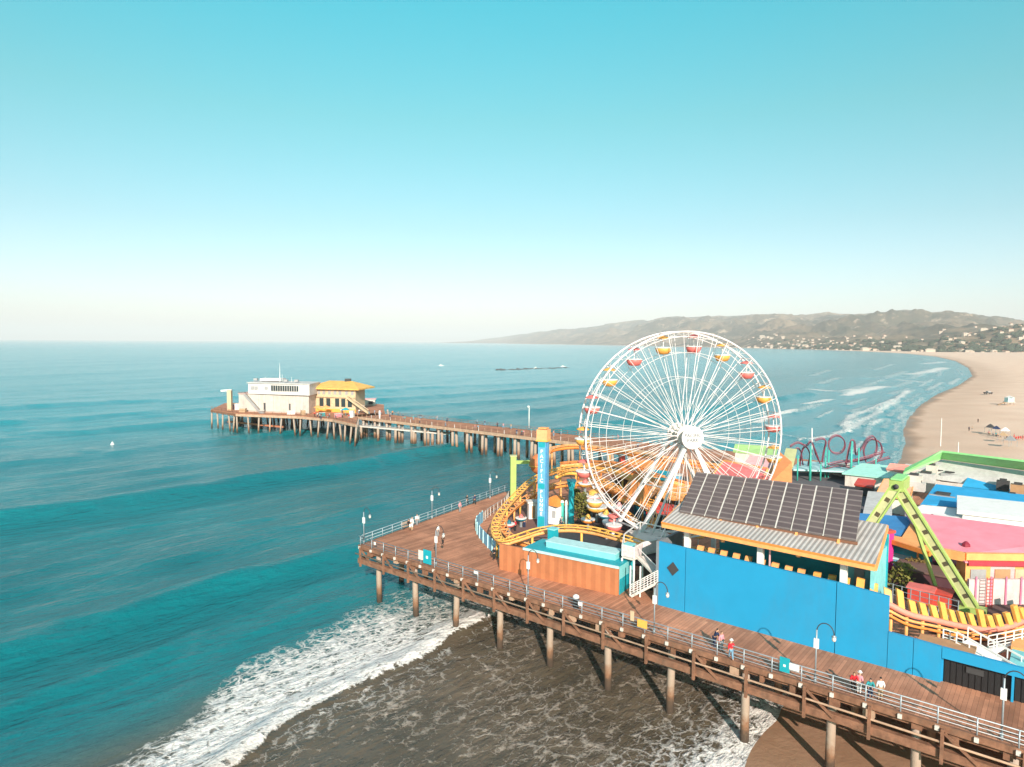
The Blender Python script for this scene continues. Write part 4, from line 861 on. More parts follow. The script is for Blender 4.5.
# ================================================================ TOWERS AND RIDES, LEFT SIDE
tw = thing('drop_tower', 'slim blue drop tower lettered down its face under an orange cap', 'ride tower', (4.4, 94.3, DZ))
c = Vector((4.45, 94.6, DZ)); TA = D2R(-24)
MB().cbox(c, 1.25, 1.15, 12.35, TA).build('mast', mat('tower_blue', (.07, .26, .50), .5), tw)
tx = Vector((math.cos(TA), math.sin(TA), 0)); ty = Vector((math.sin(TA), -math.cos(TA), 0))
MB().cbox(c+ty*.62, 1.1, .08, 12.3, TA).build('letter_panel', mat('pale_blue_panel', (.13, .38, .56), .5), tw)
MB().cbox(c+tx*.66, .08, .7, 12.3, TA).build('guide_rail', mat('tower_light_blue', (.10, .32, .52), .5), tw)
cp = MB().cbox(c+ZV*12.35, 1.55, 1.45, 1.55, TA).build('cap', mat('peach_orange', (.78, .40, .18), .6), tw); MB().cbox(c+ZV*12.25, 1.7, 1.6, .2, TA).build('cap_trim', YELLOW, cp); MB().cbox(c+ZV*14.0, 1.2, 1.1, .15, TA).build('cap_top', LORANGE, cp)
rt_ = Matrix((tx, ZV, ty)).transposed().to_euler(); LET = mat('white_lettering', (.9, .9, .9), .5)
for i, ch in enumerate('PACIFIC'): text('letter', ch, .70, LET, tw, c+ty*.68+ZV*(10.85-.68*i), rt_, bold=True)
for i, ch in enumerate('PLUNGE'): text('letter', ch, .66, LET, tw, c+ty*.68+ZV*(5.2-.62*i), rt_, bold=True)
for z0, z1 in ((11.45, 12.2), (5.65, 6.35), (.1, 1.7)): MB().cbox(c+ty*.66+ZV*z0, .95, .05, z1-z0, TA).build('emblem_panel', TEAL, tw)
lg = thing('lime_mast', 'lime green mast with a side arm on the park edge left of the blue tower', 'mast', (.3, 111, DZ))
c = P(513, 500); MB().cbox(c, .95, .95, 7.3, .1).build('mast', LIME, lg); MB().beam(c+ZV*6.3+Vector((.47, 0, 0)), c+ZV*6.25+Vector((3.7, .6, 0)), .5, .55).build('arm', LIME, lg); MB().cbox(c+ZV*7.3, 1.15, 1.15, .15, .1).build('cap', LIMEP, lg)
pod = thing('ride_pod', 'rounded orange ride pod hanging between lime mast and blue tower', 'ride pod', PD(537, 474, 110))
q = PD(537.5, 474, 110); MB().lathe([(.2, 0), (.9, .5), (1.35, 1.5), (1.25, 2.3), (.7, 3.0), (.15, 3.3)], q, 12).build('shell', mat('burnt_orange', (.55, .17, .06), .5), pod, True); MB().tube([q-ZV*(q.z-DZ), q+ZV*.1], .2, 8).build('post', ORANGE, pod); MB().tube([q+ZV*1.4+Vector((1.38*math.cos(k), 1.38*math.sin(k), 0)) for k in [i*.5236 for i in range(12)]], .08, 5, closed=True).build('band', YELLOW, pod)
tc_ = thing('teal_column', 'stout glossy teal ringed column in front of the shrubs', 'column', (8.5, 96, DZ))
q = P(571, 525); MB().lathe([(.5, 0), (.45, .5), (.38, 1.2), (.48, 2.1), (.38, 2.9), (.42, 4.2), (.36, 5.2), (.62, 6.0), (.55, 6.3)], q, 12).build('shaft', TEAL, tc_, True); MB().cbox(q+ZV*6.3, 1.3, 1.3, .22).build('cap', TEALD, tc_)
for i, (px, w_) in enumerate(((562, .5), (566, .35))):
    q = P(px, 526); o_ = thing('green_pole', ('dark sea green pole just left of the teal column', 'thin pale pole with a white top close by the teal column')[i], 'pole', q); MB().tube([q, q+ZV*3.4], w_/2, 8).build('shaft', (SEAG, PALEAQ)[i], o_, True); MB().lathe([(w_*.6, 0), (w_*.3, .3)], q+ZV*3.4, 8).build('cap', WHITE, o_)
kk_ = thing('ticket_kiosk', 'white ticket kiosk with an orange tiled roof right of the blue tower', 'kiosk', P(556, 524))
q = P(556, 524); MB().cbox(q, 2.2, 1.8, 2.9, TA).build('wall', WHITE, kk_); MB().cbox(q+tx*.0+ty*.92+ZV*1.1, .5, .06, 1.0, TA).build('window', GREY, kk_); MB().lathe([(1.9, 0), (1.7, .25), (.9, 1.0), (.2, 1.25)], q+ZV*2.9, 4).build('roof', ORANGE, kk_)
kk2 = thing('white_booth', 'small white booth behind the coaster left of the blue tower', 'booth', P(533, 520))
q = P(532.5, 519); MB().cbox(q, 1.4, 1.2, 2.5, .2).build('wall', WHITE, kk2); MB().cbox(q+ZV*2.5, 1.8, 1.6, .25, .2).build('roof', OFFW, kk2); MB().cbox(q+Vector((.1, -.62, .3)), .5, .05, 1.8, .2).build('door', TAN, kk2)
# plaza clutter: small ride vehicles
def ridecar(px, py, z, r_, c1, c2, lb, nm='ride_car', cat='ride car'):
    q = P(px, py, z); t = thing(nm, lb, cat, q)
    MB().lathe([(r_*.5, 0), (r_*.95, r_*.25), (r_, r_*.6), (r_*.8, r_*.62), (r_*.7, r_*.3)], q, 12).build('tub', c1, t, True); MB().lathe([(r_*.35, 0), (r_*.4, r_*.5), (r_*.15, r_*.95)], q+ZV*r_*.3, 8).build('seat', c2, t, True)
    MB().lathe([(r_*1.02, 0), (r_*1.02, r_*.12)], q+ZV*r_*.5, 12).build('trim', WHITE, t)
    if z > DZ+.3: MB().tube([Vector((q.x, q.y, DZ)), q+ZV*.05], .2, 6).build('stem', GREYM, t)
ridecar(592, 500, 9.5, 1.3, PALEPINK, YELLOW, 'pale pink ride tub on a stem above the yellow ride boat')
ridecar(597, 512, 8.6, 1.5, YELLOW, LIMEP, 'round yellow ride tub in front of the shrubs')
ridecar(612, 527, 8.4, 1.3, PALEPINK, CORAL, 'pale pink ride tub beside the wheel leg base')
ridecar(606, 519, 8.3, 1.1, TEALD, YELLOW, 'dark teal ride tub behind the pink one near the wheel leg')
ridecar(588, 523, 8.0, 1.0, ORANGE, YELLOW, 'orange ride tub right of the teal column')
ridecar(585, 487, 11.5, 1.0, YELLOWO, CORAL, 'amber ride tub high above the shrubs')
ridecar(509, 527, 8.0, .8, CORAL, TEALD, 'red ride tub inside the left coaster loop'); ridecar(521, 521, 8.0, .8, TEALD, CORAL, 'teal ride tub inside the left coaster loop')
ridecar(619, 511, 9.6, 1.0, CORAL, PALEPINK, 'red ride tub beneath the lower wheel rim')
# shrubs
def shrub(px, py, h_, r_, lb, mt=OLIVE):
    q = P(px, py); t = thing('shrub', lb, 'shrub', q); rr = random.Random(int(px)); m = MB()
    for k in range(420):
        a = rr.uniform(0, 6.283); z = rr.random(); R1 = r_*math.sqrt(rr.random())*(1-.5*z); c = q+Vector((R1*math.cos(a), R1*math.sin(a), .3+z*h_)); s_ = rr.uniform(.12, .28); d1 = Vector((rr.uniform(-1, 1), rr.uniform(-1, 1), rr.uniform(-1, 1))).normalized()*s_; d2 = d1.orthogonal().normalized()*s_*.6
        m.add([c-d1, c-d2, c+d1, c+d2], [(0, 1, 2, 3)])
    m.build('foliage', mt, t); m = MB()
    for k in range(5): a = k*1.3; m.tube([q, q+Vector((r_*.4*math.cos(a), r_*.4*math.sin(a), h_*.8))], .07, 5, r2=.03)
    m.build('stems', mat('bark', (.12, .08, .05), .9), t, kind='stuff')
shrub(581, 519, 3.6, 1.5, 'tall olive green shrub between teal column and yellow ride tub'); shrub(588, 512, 2.6, 1.6, 'wide olive shrub behind the yellow ride tub')
shrub(576, 507, 2.5, 1.2, 'small olive shrub behind the teal column', mat('green_leaf', (.06, .10, .02), .8, var=.4, scale=2))
shrub(903, 590, 2.6, 1.8, 'olive shrub behind the yellow blocked coaster'); shrub(915, 582, 2.2, 2.0, 'brownish shrub mound near the lime leg', mat('brown_leaf', (.17, .11, .03), .8, var=.4, scale=2))
# ride floors; the dark mats are added to paint the deck's shade
def floor_(pts, mt, lb, z=DZ+.16):
    m = MB(); q = [P(a, b, z) for a, b in pts]; m.prism(q, DZ+.004, z); return tag(m.build('floor_mat', mt), lb, 'ride floor')
floor_([(548, 548), (560, 528), (640, 534), (700, 560), (690, 575), (640, 565)], DARK, 'dark mat painting the shaded deck between the brown shed and the wheel base')
floor_([(500, 532), (506, 512), (540, 500), (560, 522), (548, 538), (512, 545)], mat('paving_red', (.20, .10, .08), .9), 'reddish floor inside the left coaster loop')
floor_([(575, 522), (600, 490), (700, 492), (720, 530), (640, 532)], mat('shade_mat_dark', (.06, .045, .045), .9), 'dark mat painting the shaded deck beneath the ferris wheel')
floor_([(860, 610), (885, 552), (1040, 580), (1060, 640), (960, 640)], mat('shade_mat_brown', (.10, .06, .055), .9), 'dark brown mat painting the shaded deck around the lime frame feet')
floor_([(740, 492), (770, 470), (900, 480), (900, 530), (780, 520)], mat('paving_grey', (.12, .11, .12), .9), 'grey floor below the plum looping coaster')
# ================================================================ MID PARK ROOFS BEHIND THE WHEEL
def roof_b(name, lb, cat, pts, mt, th=.35, wall=None, zlo=DZ, trim=None, zs=None):
    """a roofed stall: sloping roof from pixel corners with heights, walls set in below"""
    q = [P(a, b, z) for a, b, z in pts]; c = sum(q, Vector())/len(q); t = thing(name, lb, cat, Vector((c.x, c.y, DZ)))
    MB().slab(q, th).build('roof', mt, t)
    if trim:
        for i in range(len(q)): MB().beam(q[i]-ZV*(th*.5+.05), q[(i+1) % len(q)]-ZV*(th*.5+.05), .12, th+.2).build('fascia', trim, t)
    if wall:
        ins = [c+(p_-c)*.9 for p_ in q]; n_ = len(ins)
        MB().hexa(*[[Vector((p_.x, p_.y, zlo)) for p_ in ins], [p_-ZV*(th+.08) for p_ in ins]]).build('wall', wall, t) if n_ == 4 else MB().prism(ins, zlo, min(p_.z for p_ in q)-th-.1).build('wall', wall, t)
    return t
roof_b('orange_canopy', 'large slanting orange canopy seen through the left wheel spokes', 'canopy', [(618, 498, 10.5), (640, 503, 10.5), (660, 480, 13), (634, 474, 13)], ORANGE, .25, None, trim=LORANGE)
roof_b('orange_canopy', 'upper orange canopy beside the main pier behind the left wheel rim', 'canopy', [(612, 476, 11), (650, 482, 11), (668, 462, 13), (630, 459, 13)], mat('tangerine', (.80, .28, .08), .6), .25, mat('shade_brown', (.10, .05, .03), .8))
roof_b('orange_canopy', 'low orange canopy around the foot of the wheel hub shadow', 'canopy', [(655, 497, 9.5), (682, 500, 9.5), (690, 485, 11), (664, 482, 11)], LORANGE, .25, None)
roof_b('roofed_stall', 'deep red stall roof behind the wheel legs', 'stall', [(652, 512, 9.5), (668, 515, 9.5), (674, 505, 10.5), (660, 502, 10.5)], RED, .25, DARK)
roof_b('roofed_stall', 'teal stall roof behind the wheel legs', 'stall', [(645, 476, 12), (668, 480, 12), (674, 472, 12.5), (652, 469, 12.5)], TEAL, .25, TAN)
roof_b('roofed_stall', 'coral pink sloping stall roof behind the right wheel spokes', 'stall', [(712, 476, 10), (758, 488, 10), (768, 468, 13), (724, 460, 13)], mat('coral_sheet', (.78, .20, .20), .6), .3, PALEPINK, trim=LORANGE)
roof_b('roofed_stall', 'pink stall roof between the coral roof and the lime canopy', 'stall', [(742, 466, 11), (770, 470, 11), (776, 458, 12.5), (750, 455, 12.5)], PALEPINK, .3, LORANGE)
roof_b('roofed_stall', 'bright orange steep stall roof against the right wheel rim', 'stall', [(766, 487, 9.5), (792, 489, 9.5), (792, 462, 13), (780, 452, 14)], mat('vivid_orange', (.82, .27, .10), .55), .3, YELLOW)
roof_b('roofed_stall', 'long lime green canopy strip behind the right wheel rim', 'stall', [(733, 451, 11.5), (776, 455, 11.5), (778, 446.5, 12.5), (735, 444, 12.5)], mat('lime_sheet', (.38, .58, .22), .6), .3, OFFW)
roof_b('roofed_stall', 'small lime canopy right of the wheel rim', 'stall', [(781, 466, 10.5), (793, 467, 10.5), (797, 449, 13), (786, 448, 13)], LIMEP, .3, None)
for i, (px, py, w_, h_, mt, lb) in enumerate(((697, 486, 2.2, 3.4, TAN, 'tan booth below the wheel hub'), (676, 492, 1.6, 3.0, SKYB, 'blue booth below the wheel hub'), (712, 492, 2.0, 2.6, YELLOW, 'yellow booth below the wheel hub'), (735, 482, 2.2, 2.4, CREAM, 'cream booth behind the right wheel spokes'), (748, 492, 1.8, 2.2, LIMEP, 'pale lime booth just over the solar array edge'), (622, 478, .9, 4.4, RED, 'narrow red pylon seen through the left wheel spokes'), (686, 512, 2.0, 3, DARK, 'dark booth left of the solar array'), (672, 524, 1.5, 2.4, LORANGE, 'light orange booth left of the solar array'), (640, 517, 1.6, 2.2, TEALD, 'dark teal booth between the wheel legs'), (608, 497, 2.2, 2.0, DARK, 'dark booth behind the lower left wheel rim'))):
    q = P(px, py); t = thing('booth', lb, 'booth', q); MB().cbox(q, w_, w_*.8, h_, ANG+i*.2).build('wall', mt, t); MB().cbox(q+ZV*h_, w_*1.2, w_, .18, ANG+i*.2).build('roof', OFFW if i % 2 else LORANGE, t)
# ================================================================ PLUM LOOPING COASTER
lc = thing('looping_coaster', 'small dark plum coaster with loops and sea green columns at the beach side', 'roller coaster', L(30, 98))
ld_ = 128.0
def lt(pxs, nm='rail'):
    pts = spline([PD(a, b, ld_+c_) for a, b, c_ in pxs], 5)
    MB().tube(pts, .12, 6).build(nm, PURPLE, lc, True); MB().tube([p_+Vector((.35, 1.0, .1)) for p_ in pts], .08, 6).build(nm, mat('faded_plum', (.32, .10, .13), .5), lc, True)
lt([(812, 443, 0), (816, 452, 0), (821, 464, 0), (824, 452, 0), (826, 442, 0), (822, 439, 0), (815, 441, 0)])
cc = [(837+8.2*math.sin(a), 445-9*math.cos(a), 2*a/6.28) for a in [i*math.pi/8 for i in range(-8, 9)]]
lt(cc)
lt([(846, 466, 1), (849, 450, 1), (852, 441, 1), (855, 443, 1), (856, 455, 1), (862, 448, 1), (868, 439, 2), (874, 437, 4), (877, 444, 6), (876, 453, 6), (870, 458, 4), (858, 461, 2), (842, 462, 1), (828, 465, 0)])
lt([(845, 463, 0), (862, 459, 0), (876, 455, 0), (885, 452, 0)])
lt([(800, 466, 5), (802, 452, 5), (806, 447, 5), (810, 455, 5), (808, 466, 5)])
lt([(792, 466, 6), (794, 455, 6), (797, 449, 6), (801, 452, 6), (803, 466, 6)])
lt([(866, 462, 7), (864, 450, 7), (870, 440, 7), (880, 443, 7), (882, 455, 7), (874, 464, 7), (862, 467, 7)])
lt([(822, 470, 2), (838, 466, 2), (856, 468, 2), (872, 463, 2), (890, 458, 2)])
lt([(790, 447, 3), (798, 443, 3), (806, 446, 3), (812, 442, 3), (816, 455, 3), (822, 466, 1)])
for px, t0, bb in ((811, 446, 487), (798, 455, 478), (821, 462, 485), (826, 447, 462), (852, 441, 491), (859, 448, 476), (876, 459, 472), (829, 450, 462)):
    q = PD(px, t0, ld_+(0 if bb > 470 else 3)); MB().tube([Vector((q.x, q.y, DZ)), q], .28 if px in (852, 811) else .16, 8, r2=.12).build('column', SEAG, lc, True)
MB().slab([P(790, 469, 9), P(870, 472, 9), P(880, 464, 9), P(800, 461, 9)], .3).build('station_roof', PALEAQ, lc)
MB().cbox(P(842, 476, 7), 2.2, 2, 2.6, .3).build('control_booth', OFFW, lc)
MB().tube([PD(812, 428, 129), PD(812, 455, 129)], .09, 6).build('flag_mast', WHITE, lc, True)
# ================================================================ RIGHT SIDE ROOFS
roof_b('mint_canopy', 'pale mint canopy right of the plum coaster', 'canopy', [(842, 473, 9.5), (888, 478, 9.5), (905, 467, 10.5), (862, 463, 10.5)], mat('mint_sheet', (.38, .72, .62), .6), .25, OFFW)
roof_b('roofed_stall', 'salmon pink stall roof at the pier beach edge left of the green gable', 'stall', [(886, 469, 10.5), (906, 472, 10.5), (909, 465, 11.5), (890, 463, 11.5)], mat('salmon_roof', (.80, .30, .24), .6), .3, OFFW)
roof_b('roofed_stall', 'red edged stall roof below the mint canopy', 'stall', [(854, 484, 9), (872, 487, 9), (876, 480, 9.6), (858, 478, 9.6)], RED, .3, DARK)
roof_b('roofed_stall', 'peach orange stall roof behind the lime frame apex', 'stall', [(876, 494, 10), (910, 497, 10), (915, 480, 11), (884, 479, 11)], mat('peach_roof', (.84, .45, .26), .6), .3, OFFW, trim=LORANGE)
roof_b('grey_roofed_hall', 'flat grey roof behind the pavilion beside the blue awning', 'building', [(862, 517, 10.5), (892, 515, 10.5), (892, 493, 11), (868, 491, 11)], PALEG, .3, GREY)
gg = thing('green_gabled_hall', 'hall with a long mint green gabled roof edge before the beach', 'building', L(60, 88))
g0, g1, g2 = P(904, 473, 12.5), P(941, 451, 15.5), P(1080, 472.5, 15.5)
MB().slab([P(903, 473, 12.3), P(941, 457.5, 14.4), P(941.5, 450.5, 15.8), P(905, 468, 12.8)], .3).build('roof', MINT, gg)
MB().slab([P(942, 457.5, 14.4), P(1100, 478.5, 14.4), P(1100, 469, 16.2), P(942, 450.5, 15.8)], .3).build('roof', MINT, gg)
MB().slab([P(912, 476, 11.2), P(1080, 500, 11.2), P(1080, 478.5, 14.0), P(941, 459.5, 14.0)], .3).build('roof', PALEG, gg)
MB().box(46, 110, 84, 89, DZ, 11).build('wall', OFFW, gg)
roof_b('blue_roofed_hall', 'bright blue barrel roofed hall just below the green gable', 'building', [(962, 486, 11), (1060, 498, 11), (1060, 482, 12.6), (992, 471, 13.4), (972, 471, 13)], ROOFB, .3, OFFW)
roof_b('blue_roofed_hall', 'long bright blue roof between the white roofs and the barrel roofed hall', 'building', [(920, 505, 10.5), (1070, 514, 10.5), (1070, 500, 12), (936, 484, 12)], ROOFB, .3, PALEG)
roof_b('white_roofed_hall', 'raised white flat roof above the long white one', 'building', [(957, 510, 11.8), (1080, 524, 11.8), (1080, 508, 12.4), (957, 495, 12.4)], WHITE, .5, WHITE)
roof_b('white_roofed_hall', 'long white flat roof behind the pink roof', 'building', [(905, 513, 10.6), (1080, 537, 10.6), (1080, 520, 11.2), (922, 505, 11.2)], WHITE, .4, PALEG, trim=GREY)
for i, (px, py, z, w_, mt) in enumerate(((914, 480, 11.5, 2.2, OFFW), (926, 478, 11.5, 2.6, PALEG), (938, 476, 11.5, 2.8, OFFW), (950, 478, 11.5, 2.4, GREY), (917, 487, 10.5, 2.2, PALEG), (943, 500, 10.5, 3.2, GREY), (961, 476, 11.5, 1.6, TEALD), (932, 470, 12.5, 1.6, OFFW), (948, 468, 12.5, 1.4, DARK), (1003, 486, 11.8, 1.6, DARK), (1018, 490, 11.8, 1.8, TAN), (1012, 500, 11, 1.4, WHITE))):
    q = P(px, py, z); LB = ('cream air unit at the left among the roof units below the green gable', 'grey air unit next to the cream one below the green gable', 'wide cream air unit in the middle below the green gable', 'dark grey air unit left of the barrel roof', 'pale grey unit under the cream one near the lime apex', 'wide grey duct box before the long blue roof', 'teal unit at the corner of the barrel roof', 'small cream hood under the green gable peak', 'small dark hood right of the green gable peak', 'dark vent on the right part of the blue roofs', 'tan box on the right part of the blue roofs', 'small white box on the long blue roof')[i]
    t = thing('roof_unit', LB, 'roof unit', q); MB().cbox(q-ZV*.6, w_, w_*.7, 1.4, ANG).build('housing', mt, t); MB().cbox(q+ZV*.8, w_*.55, w_*.4, .3, ANG).build('fan_box', DARK, t)
pk = roof_b('pink_roofed_arcade', 'broad pink roof over the arcade on the right side', 'building', [(930, 549, 11), (965, 554, 11), (1100, 556, 11), (1100, 537, 12.2), (905, 511, 12.4)], PINK, .3, None)
MB().beam(P(925, 549, 10.9), P(965, 557, 10.9), .5, .9).build('fascia', LORANGE, pk); MB().beam(P(965, 557, 10.9), P(1100, 559, 10.9), .5, .9).build('fascia', LORANGE, pk)
MB().beam(P(968, 563, 10.4), P(1100, 565, 10.4), .3, .5).build('fascia', mat('crimson_trim', (.45, .04, .06), .6), pk)
MB().box(61, 90, 34, 34.4, DZ, 10.3).build('back_wall', TEALD, pk)
for px, py, s_ in ((966, 546, .42), (932, 518, .4)):
    q = P(px, py, 11.3); MB().lathe([(s_, 0), (s_*.9, s_*.6), (s_*.3, s_*1.2)], q, 8).build('roof_vent', mat('maroon', (.25, .02, .04)), pk)
ww = thing('pink_striped_wall', 'white wall with pink stripes and a red ladder under the pink roof', 'wall', P(1000, 604))
a, b = P(968, 606), P(1062, 606); n_ = Vector((0, .3, 0))
MB().hexa([a, b, b+n_, a+n_], [p_+ZV*2.7 for p_ in (a, b, b+n_, a+n_)]).build('panel', mat('washed_pink', (.62, .47, .46), .7, dirt=.15), ww)
for k in range(6): q = a.lerp(b, .07+k*.16); MB().cbox(q-Vector((0, .06, 0)), .16, .08, 3.0).build('stripe', mat('deep_pink', (.62, .18, .28), .6), ww)
lad = thing('ladder', 'red ladder leaning upright against the pink striped wall', 'ladder', P(988, 608)); q = P(988, 609)
for s_ in (-.3, .3): MB().cbox(q+Vector((s_, -.1, 0)), .06, .06, 3.2).build('stile', RED, lad)
for k in range(9): MB().cbox(q+Vector((0, -.1, .3+.33*k)), .6, .05, .06).build('rung', RED, lad)
for i, (px, c_, lb) in enumerate(((972, LORANGE, 'orange panelled booth at the left end of the pink striped wall'), (996, PALEPINK, 'pale pink booth above the pink striped wall'), (1016, LORANGE, 'orange panelled booth at the right end of the pink striped wall'))):
    q = P(px, 592); t = thing('booth', lb, 'booth', q); MB().cbox(q, 2.6, 1.5, 3.4, 0).build('wall', c_, t); MB().cbox(q+Vector((0, -.8, 1.6)), 1.6, .08, 1.1).build('window', (GREY, TAN, CREAM)[i], t); MB().cbox(q+ZV*3.4, 3, 1.9, .16).build('roof', PINK, t)
aw = roof_b('blue_awning', 'flat cobalt blue awning right of the solar pavilion', 'awning', [(858, 525, 11), (901, 536, 11), (914, 517, 11.5), (858, 513, 11.5)], AWN, .2, None)
for px, py in ((862, 528), (900, 537), (910, 520)): q = P(px, py-1, 10.8); MB().tube([Vector((q.x, q.y, DZ)), q], .1, 6).build('post', ORANGE, aw)
oa = roof_b('orange_roofed_stall', 'orange stall roof between blue awning and the pink roof', 'stall', [(866, 531, 10.8), (930, 552, 10.8), (924, 532, 11.6), (914, 518, 11.8), (902, 537, 11.1)], LORANGE, .3, None)
MB().beam(P(862, 532, 10.6), P(930, 554, 10.6), .3, .5).build('fascia', ORANGE, oa)
MB().beam(P(892, 548, 9.6), P(932, 558, 9.6), .2, .9).build('banner', TEAL, oa)
for px, py in ((886, 545), (918, 556)): q = P(px, py, 9.5); MB().tube([Vector((q.x, q.y, DZ)), q+ZV*1], .12, 6).build('post', LORANGE, oa)
mp_ = thing('magenta_pylon', 'magenta pylon at the right end of the solar pavilion', 'pylon', P(884, 570)); q = P(885.5, 572); MB().cbox(q, 1.1, .9, 4.6, .3).build('shaft', MAGENTA, mp_); MB().cbox(q+ZV*4.6, 1.4, 1.1, .3, .3).build('cap', RED, mp_)
# lime A frame
af = thing('lime_ride_frame', 'lime green A shaped ride frame towering beside the solar pavilion', 'ride frame', P(930, 590))
ap_ = RV(897, 486, 22); fr_ = P(973, 607, 7.6); fl_ = RV(826, 590, 20)
def leg(a, b, w_):
    MB().beam(a, b, w_, .55, up=V).build('leg', LIMEP, af); t = (b-a); L_ = t.length; t.normalize()
    for s_ in (-1, 1):
        x = t.cross(V).normalized()*(w_/2+.08)*s_; MB().beam(a+x-V*.05, b+x-V*.05, .16, .7, up=V).build('flange', LIME, af)
    k = 1.6
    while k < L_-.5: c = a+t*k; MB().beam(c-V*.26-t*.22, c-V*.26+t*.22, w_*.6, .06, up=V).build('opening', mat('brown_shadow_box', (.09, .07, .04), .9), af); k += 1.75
leg(ap_, fr_, .72); leg(ap_, fl_, .72)
MB().beam(ap_+V*2.2, fr_+V*2+U*-3.2, .3, .3).build('rear_leg', LIME, af); MB().beam(ap_+V*2.2, fl_+V*2, .3, .3).build('rear_leg', PALEPINK, af)
MB().beam(ap_-V*.4+ZV*.1, ap_+V*2.7+ZV*.1, 1.3, 1.1).build('apex_block', LIME, af); MB().tube([ap_-V*.6, ap_+V*3], .25, 10).build('axle', DARK, af, True); MB().beam(ap_-V*.5+ZV*.72, ap_+V*2.8+ZV*.72, 1.0, .14).build('apex_cap', MINT, af)
MB().cbox(fr_-ZV*.6, 2.2, 1.6, .6, ANG).build('foot_plate', LIME, af)
# dark clutter behind the coaster on the right
for i, (px, py, w_, d2_, h_, mt, rf_, lb) in enumerate(((925, 590, 5, 3, 2.2, mat('dark_plum_wall', (.10, .04, .05)), mat('brown_roof', (.16, .09, .075), .8), 'low brown roofed stall behind the shrubs near the lime frame'), (937, 605, 2.4, 1.8, 1.4, RED, RED, 'squat red ride car shelter left of the lime foot'), (921, 603, 2.2, 1.6, 1.5, RED, CORAL, 'squat coral ride shelter behind the yellow blocks'), (900, 572, 2.0, 1.6, 1.6, SKYB, PALEAQ, 'small pale blue booth under the orange stall roof'), (950, 578, 3.0, 2.2, 1.8, mat('dark_plum_wall', (.10, .04, .05)), MAGENTA, 'small magenta roofed stall behind the lime leg'))):
    q = P(px, py); t = thing('stall', lb, 'stall', q); MB().cbox(q, w_, d2_, h_, ANG).build('wall', mt, t); MB().cbox(q+ZV*h_, w_*1.12, d2_*1.15, .18, ANG).build('roof', rf_, t)
sf = thing('steel_fence', 'open steel fence between the red shelters and the yellow blocks', 'fence', P(920, 600))
fa, fb_ = P(884, 592, 8.6), P(958, 612, 8.6)
for z in (0, .5, 1.0): MB().tube([fa+ZV*z, fb_+ZV*z], .035, 5).build('rail', GREYM, sf)
for k in range(9): q = fa.lerp(fb_, k/8); MB().tube([Vector((q.x, q.y, DZ)), q+ZV*1.05], .05, 5).build('post', GREYM, sf)
# white walkway, ramp and tan platform
tp_ = thing('tan_platform', 'tan boarded platform behind the low blue wall', 'platform', L(60.5, 8.4)); MB().box(60.7, 64.5, 7.15, 9.4, 9.3, 9.5).build('top', TAN, tp_); MB().box(60.8, 64.4, 7.2, 9.3, DZ, 9.28).build('base', BLACK, tp_)
wf = thing('white_walkway', 'raised white railed walkway with a ramp descending right of the coaster', 'walkway', L(64, 10))
def rail_run(a, b, n__, h_=1.15, par=None):
    for z in (.25, .5, .75, h_): MB().beam(a+ZV*z, b+ZV*z, .06, .06).build('rail', WHITE, par)
    for k in range(n__+1): q = a.lerp(b, k/n__); MB().beam(q, q+ZV*h_, .09, .09, up=U).build('post', WHITE, par)
w0, w1, w2 = RV(943, 643, 9.6), RV(963, 649, 9.6), RV(988, 650, 11)
MB().beam(w0-ZV*.15, w1-ZV*.15, .35, .35).build('edge_beam', WHITE, wf); rail_run(w0, w1, 3, par=wf)
w3 = RV(1030, 641, 15); MB().beam(w2-ZV*.15, w3-ZV*.15, .35, .4).build('edge_beam', WHITE, wf); rail_run(w2, w3, 5, par=wf)
r0, r1_ = RV(962, 642, 9.9), RV(1030, 681, 8.4)
x = (r1_-r0).cross(ZV).normalized(); MB().slab([r0-x*.9, r1_-x*.9, r1_+x*.9, r0+x*.9], .2).build('ramp', WHITE, wf)
for s_ in (-.9, .9):
    for zz in (.12, 1.0): MB().beam(r0+x*s_+ZV*zz, r1_+x*s_+ZV*zz, .07, .14 if zz > .9 or zz < .2 else .06).build('rail', WHITE, wf)
    for kq in range(6): q = r0.lerp(r1_, kq/5)+x*s_; MB().beam(q, q+ZV*1.0, .08, .08, up=U).build('post', WHITE, wf)
MB().box(66.5, 80, 12, 16, DZ, 9.2).build('understructure', LORANGE, wf)
tb = thing('teal_stall', 'teal roofed stall beneath the raised white walkway at the right edge', 'stall', L(68, 9)); MB().box(66.8, 76, 8.9, 11.6, DZ, 8.9).build('wall', DARK, tb); MB().box(66.6, 76, 8.7, 11.8, 8.92, 9.1).build('roof', AQUA, tb)
# ================================================================ PEOPLE
def skin_mesh(name, J, E_, sub=1):
    """one continuous surface grown round a jointed skeleton; J: name -> (x, y, z, radius)"""
    ks = list(J); me = bpy.data.meshes.new(name); me.from_pydata([J[k][:3] for k in ks], [(ks.index(a), ks.index(b)) for a, b in E_], [])
    o = bpy.data.objects.new(name, me); COL.objects.link(o); md = o.modifiers.new('s', 'SKIN'); md.use_smooth_shade = True
    for i, k in enumerate(ks):
        r = J[k][3]; me.skin_vertices[0].data[i].radius = r if isinstance(r, tuple) else (r, r)
        me.skin_vertices[0].data[i].use_root = (i == 0)
    s2 = o.modifiers.new('u', 'SUBSURF'); s2.levels = sub; s2.render_levels = sub
    dg = bpy.context.evaluated_depsgraph_get(); dg.update(); m2 = bpy.data.meshes.new_from_object(o.evaluated_get(dg)); m2.name = name
    bpy.data.objects.remove(o); bpy.data.meshes.remove(me); return m2
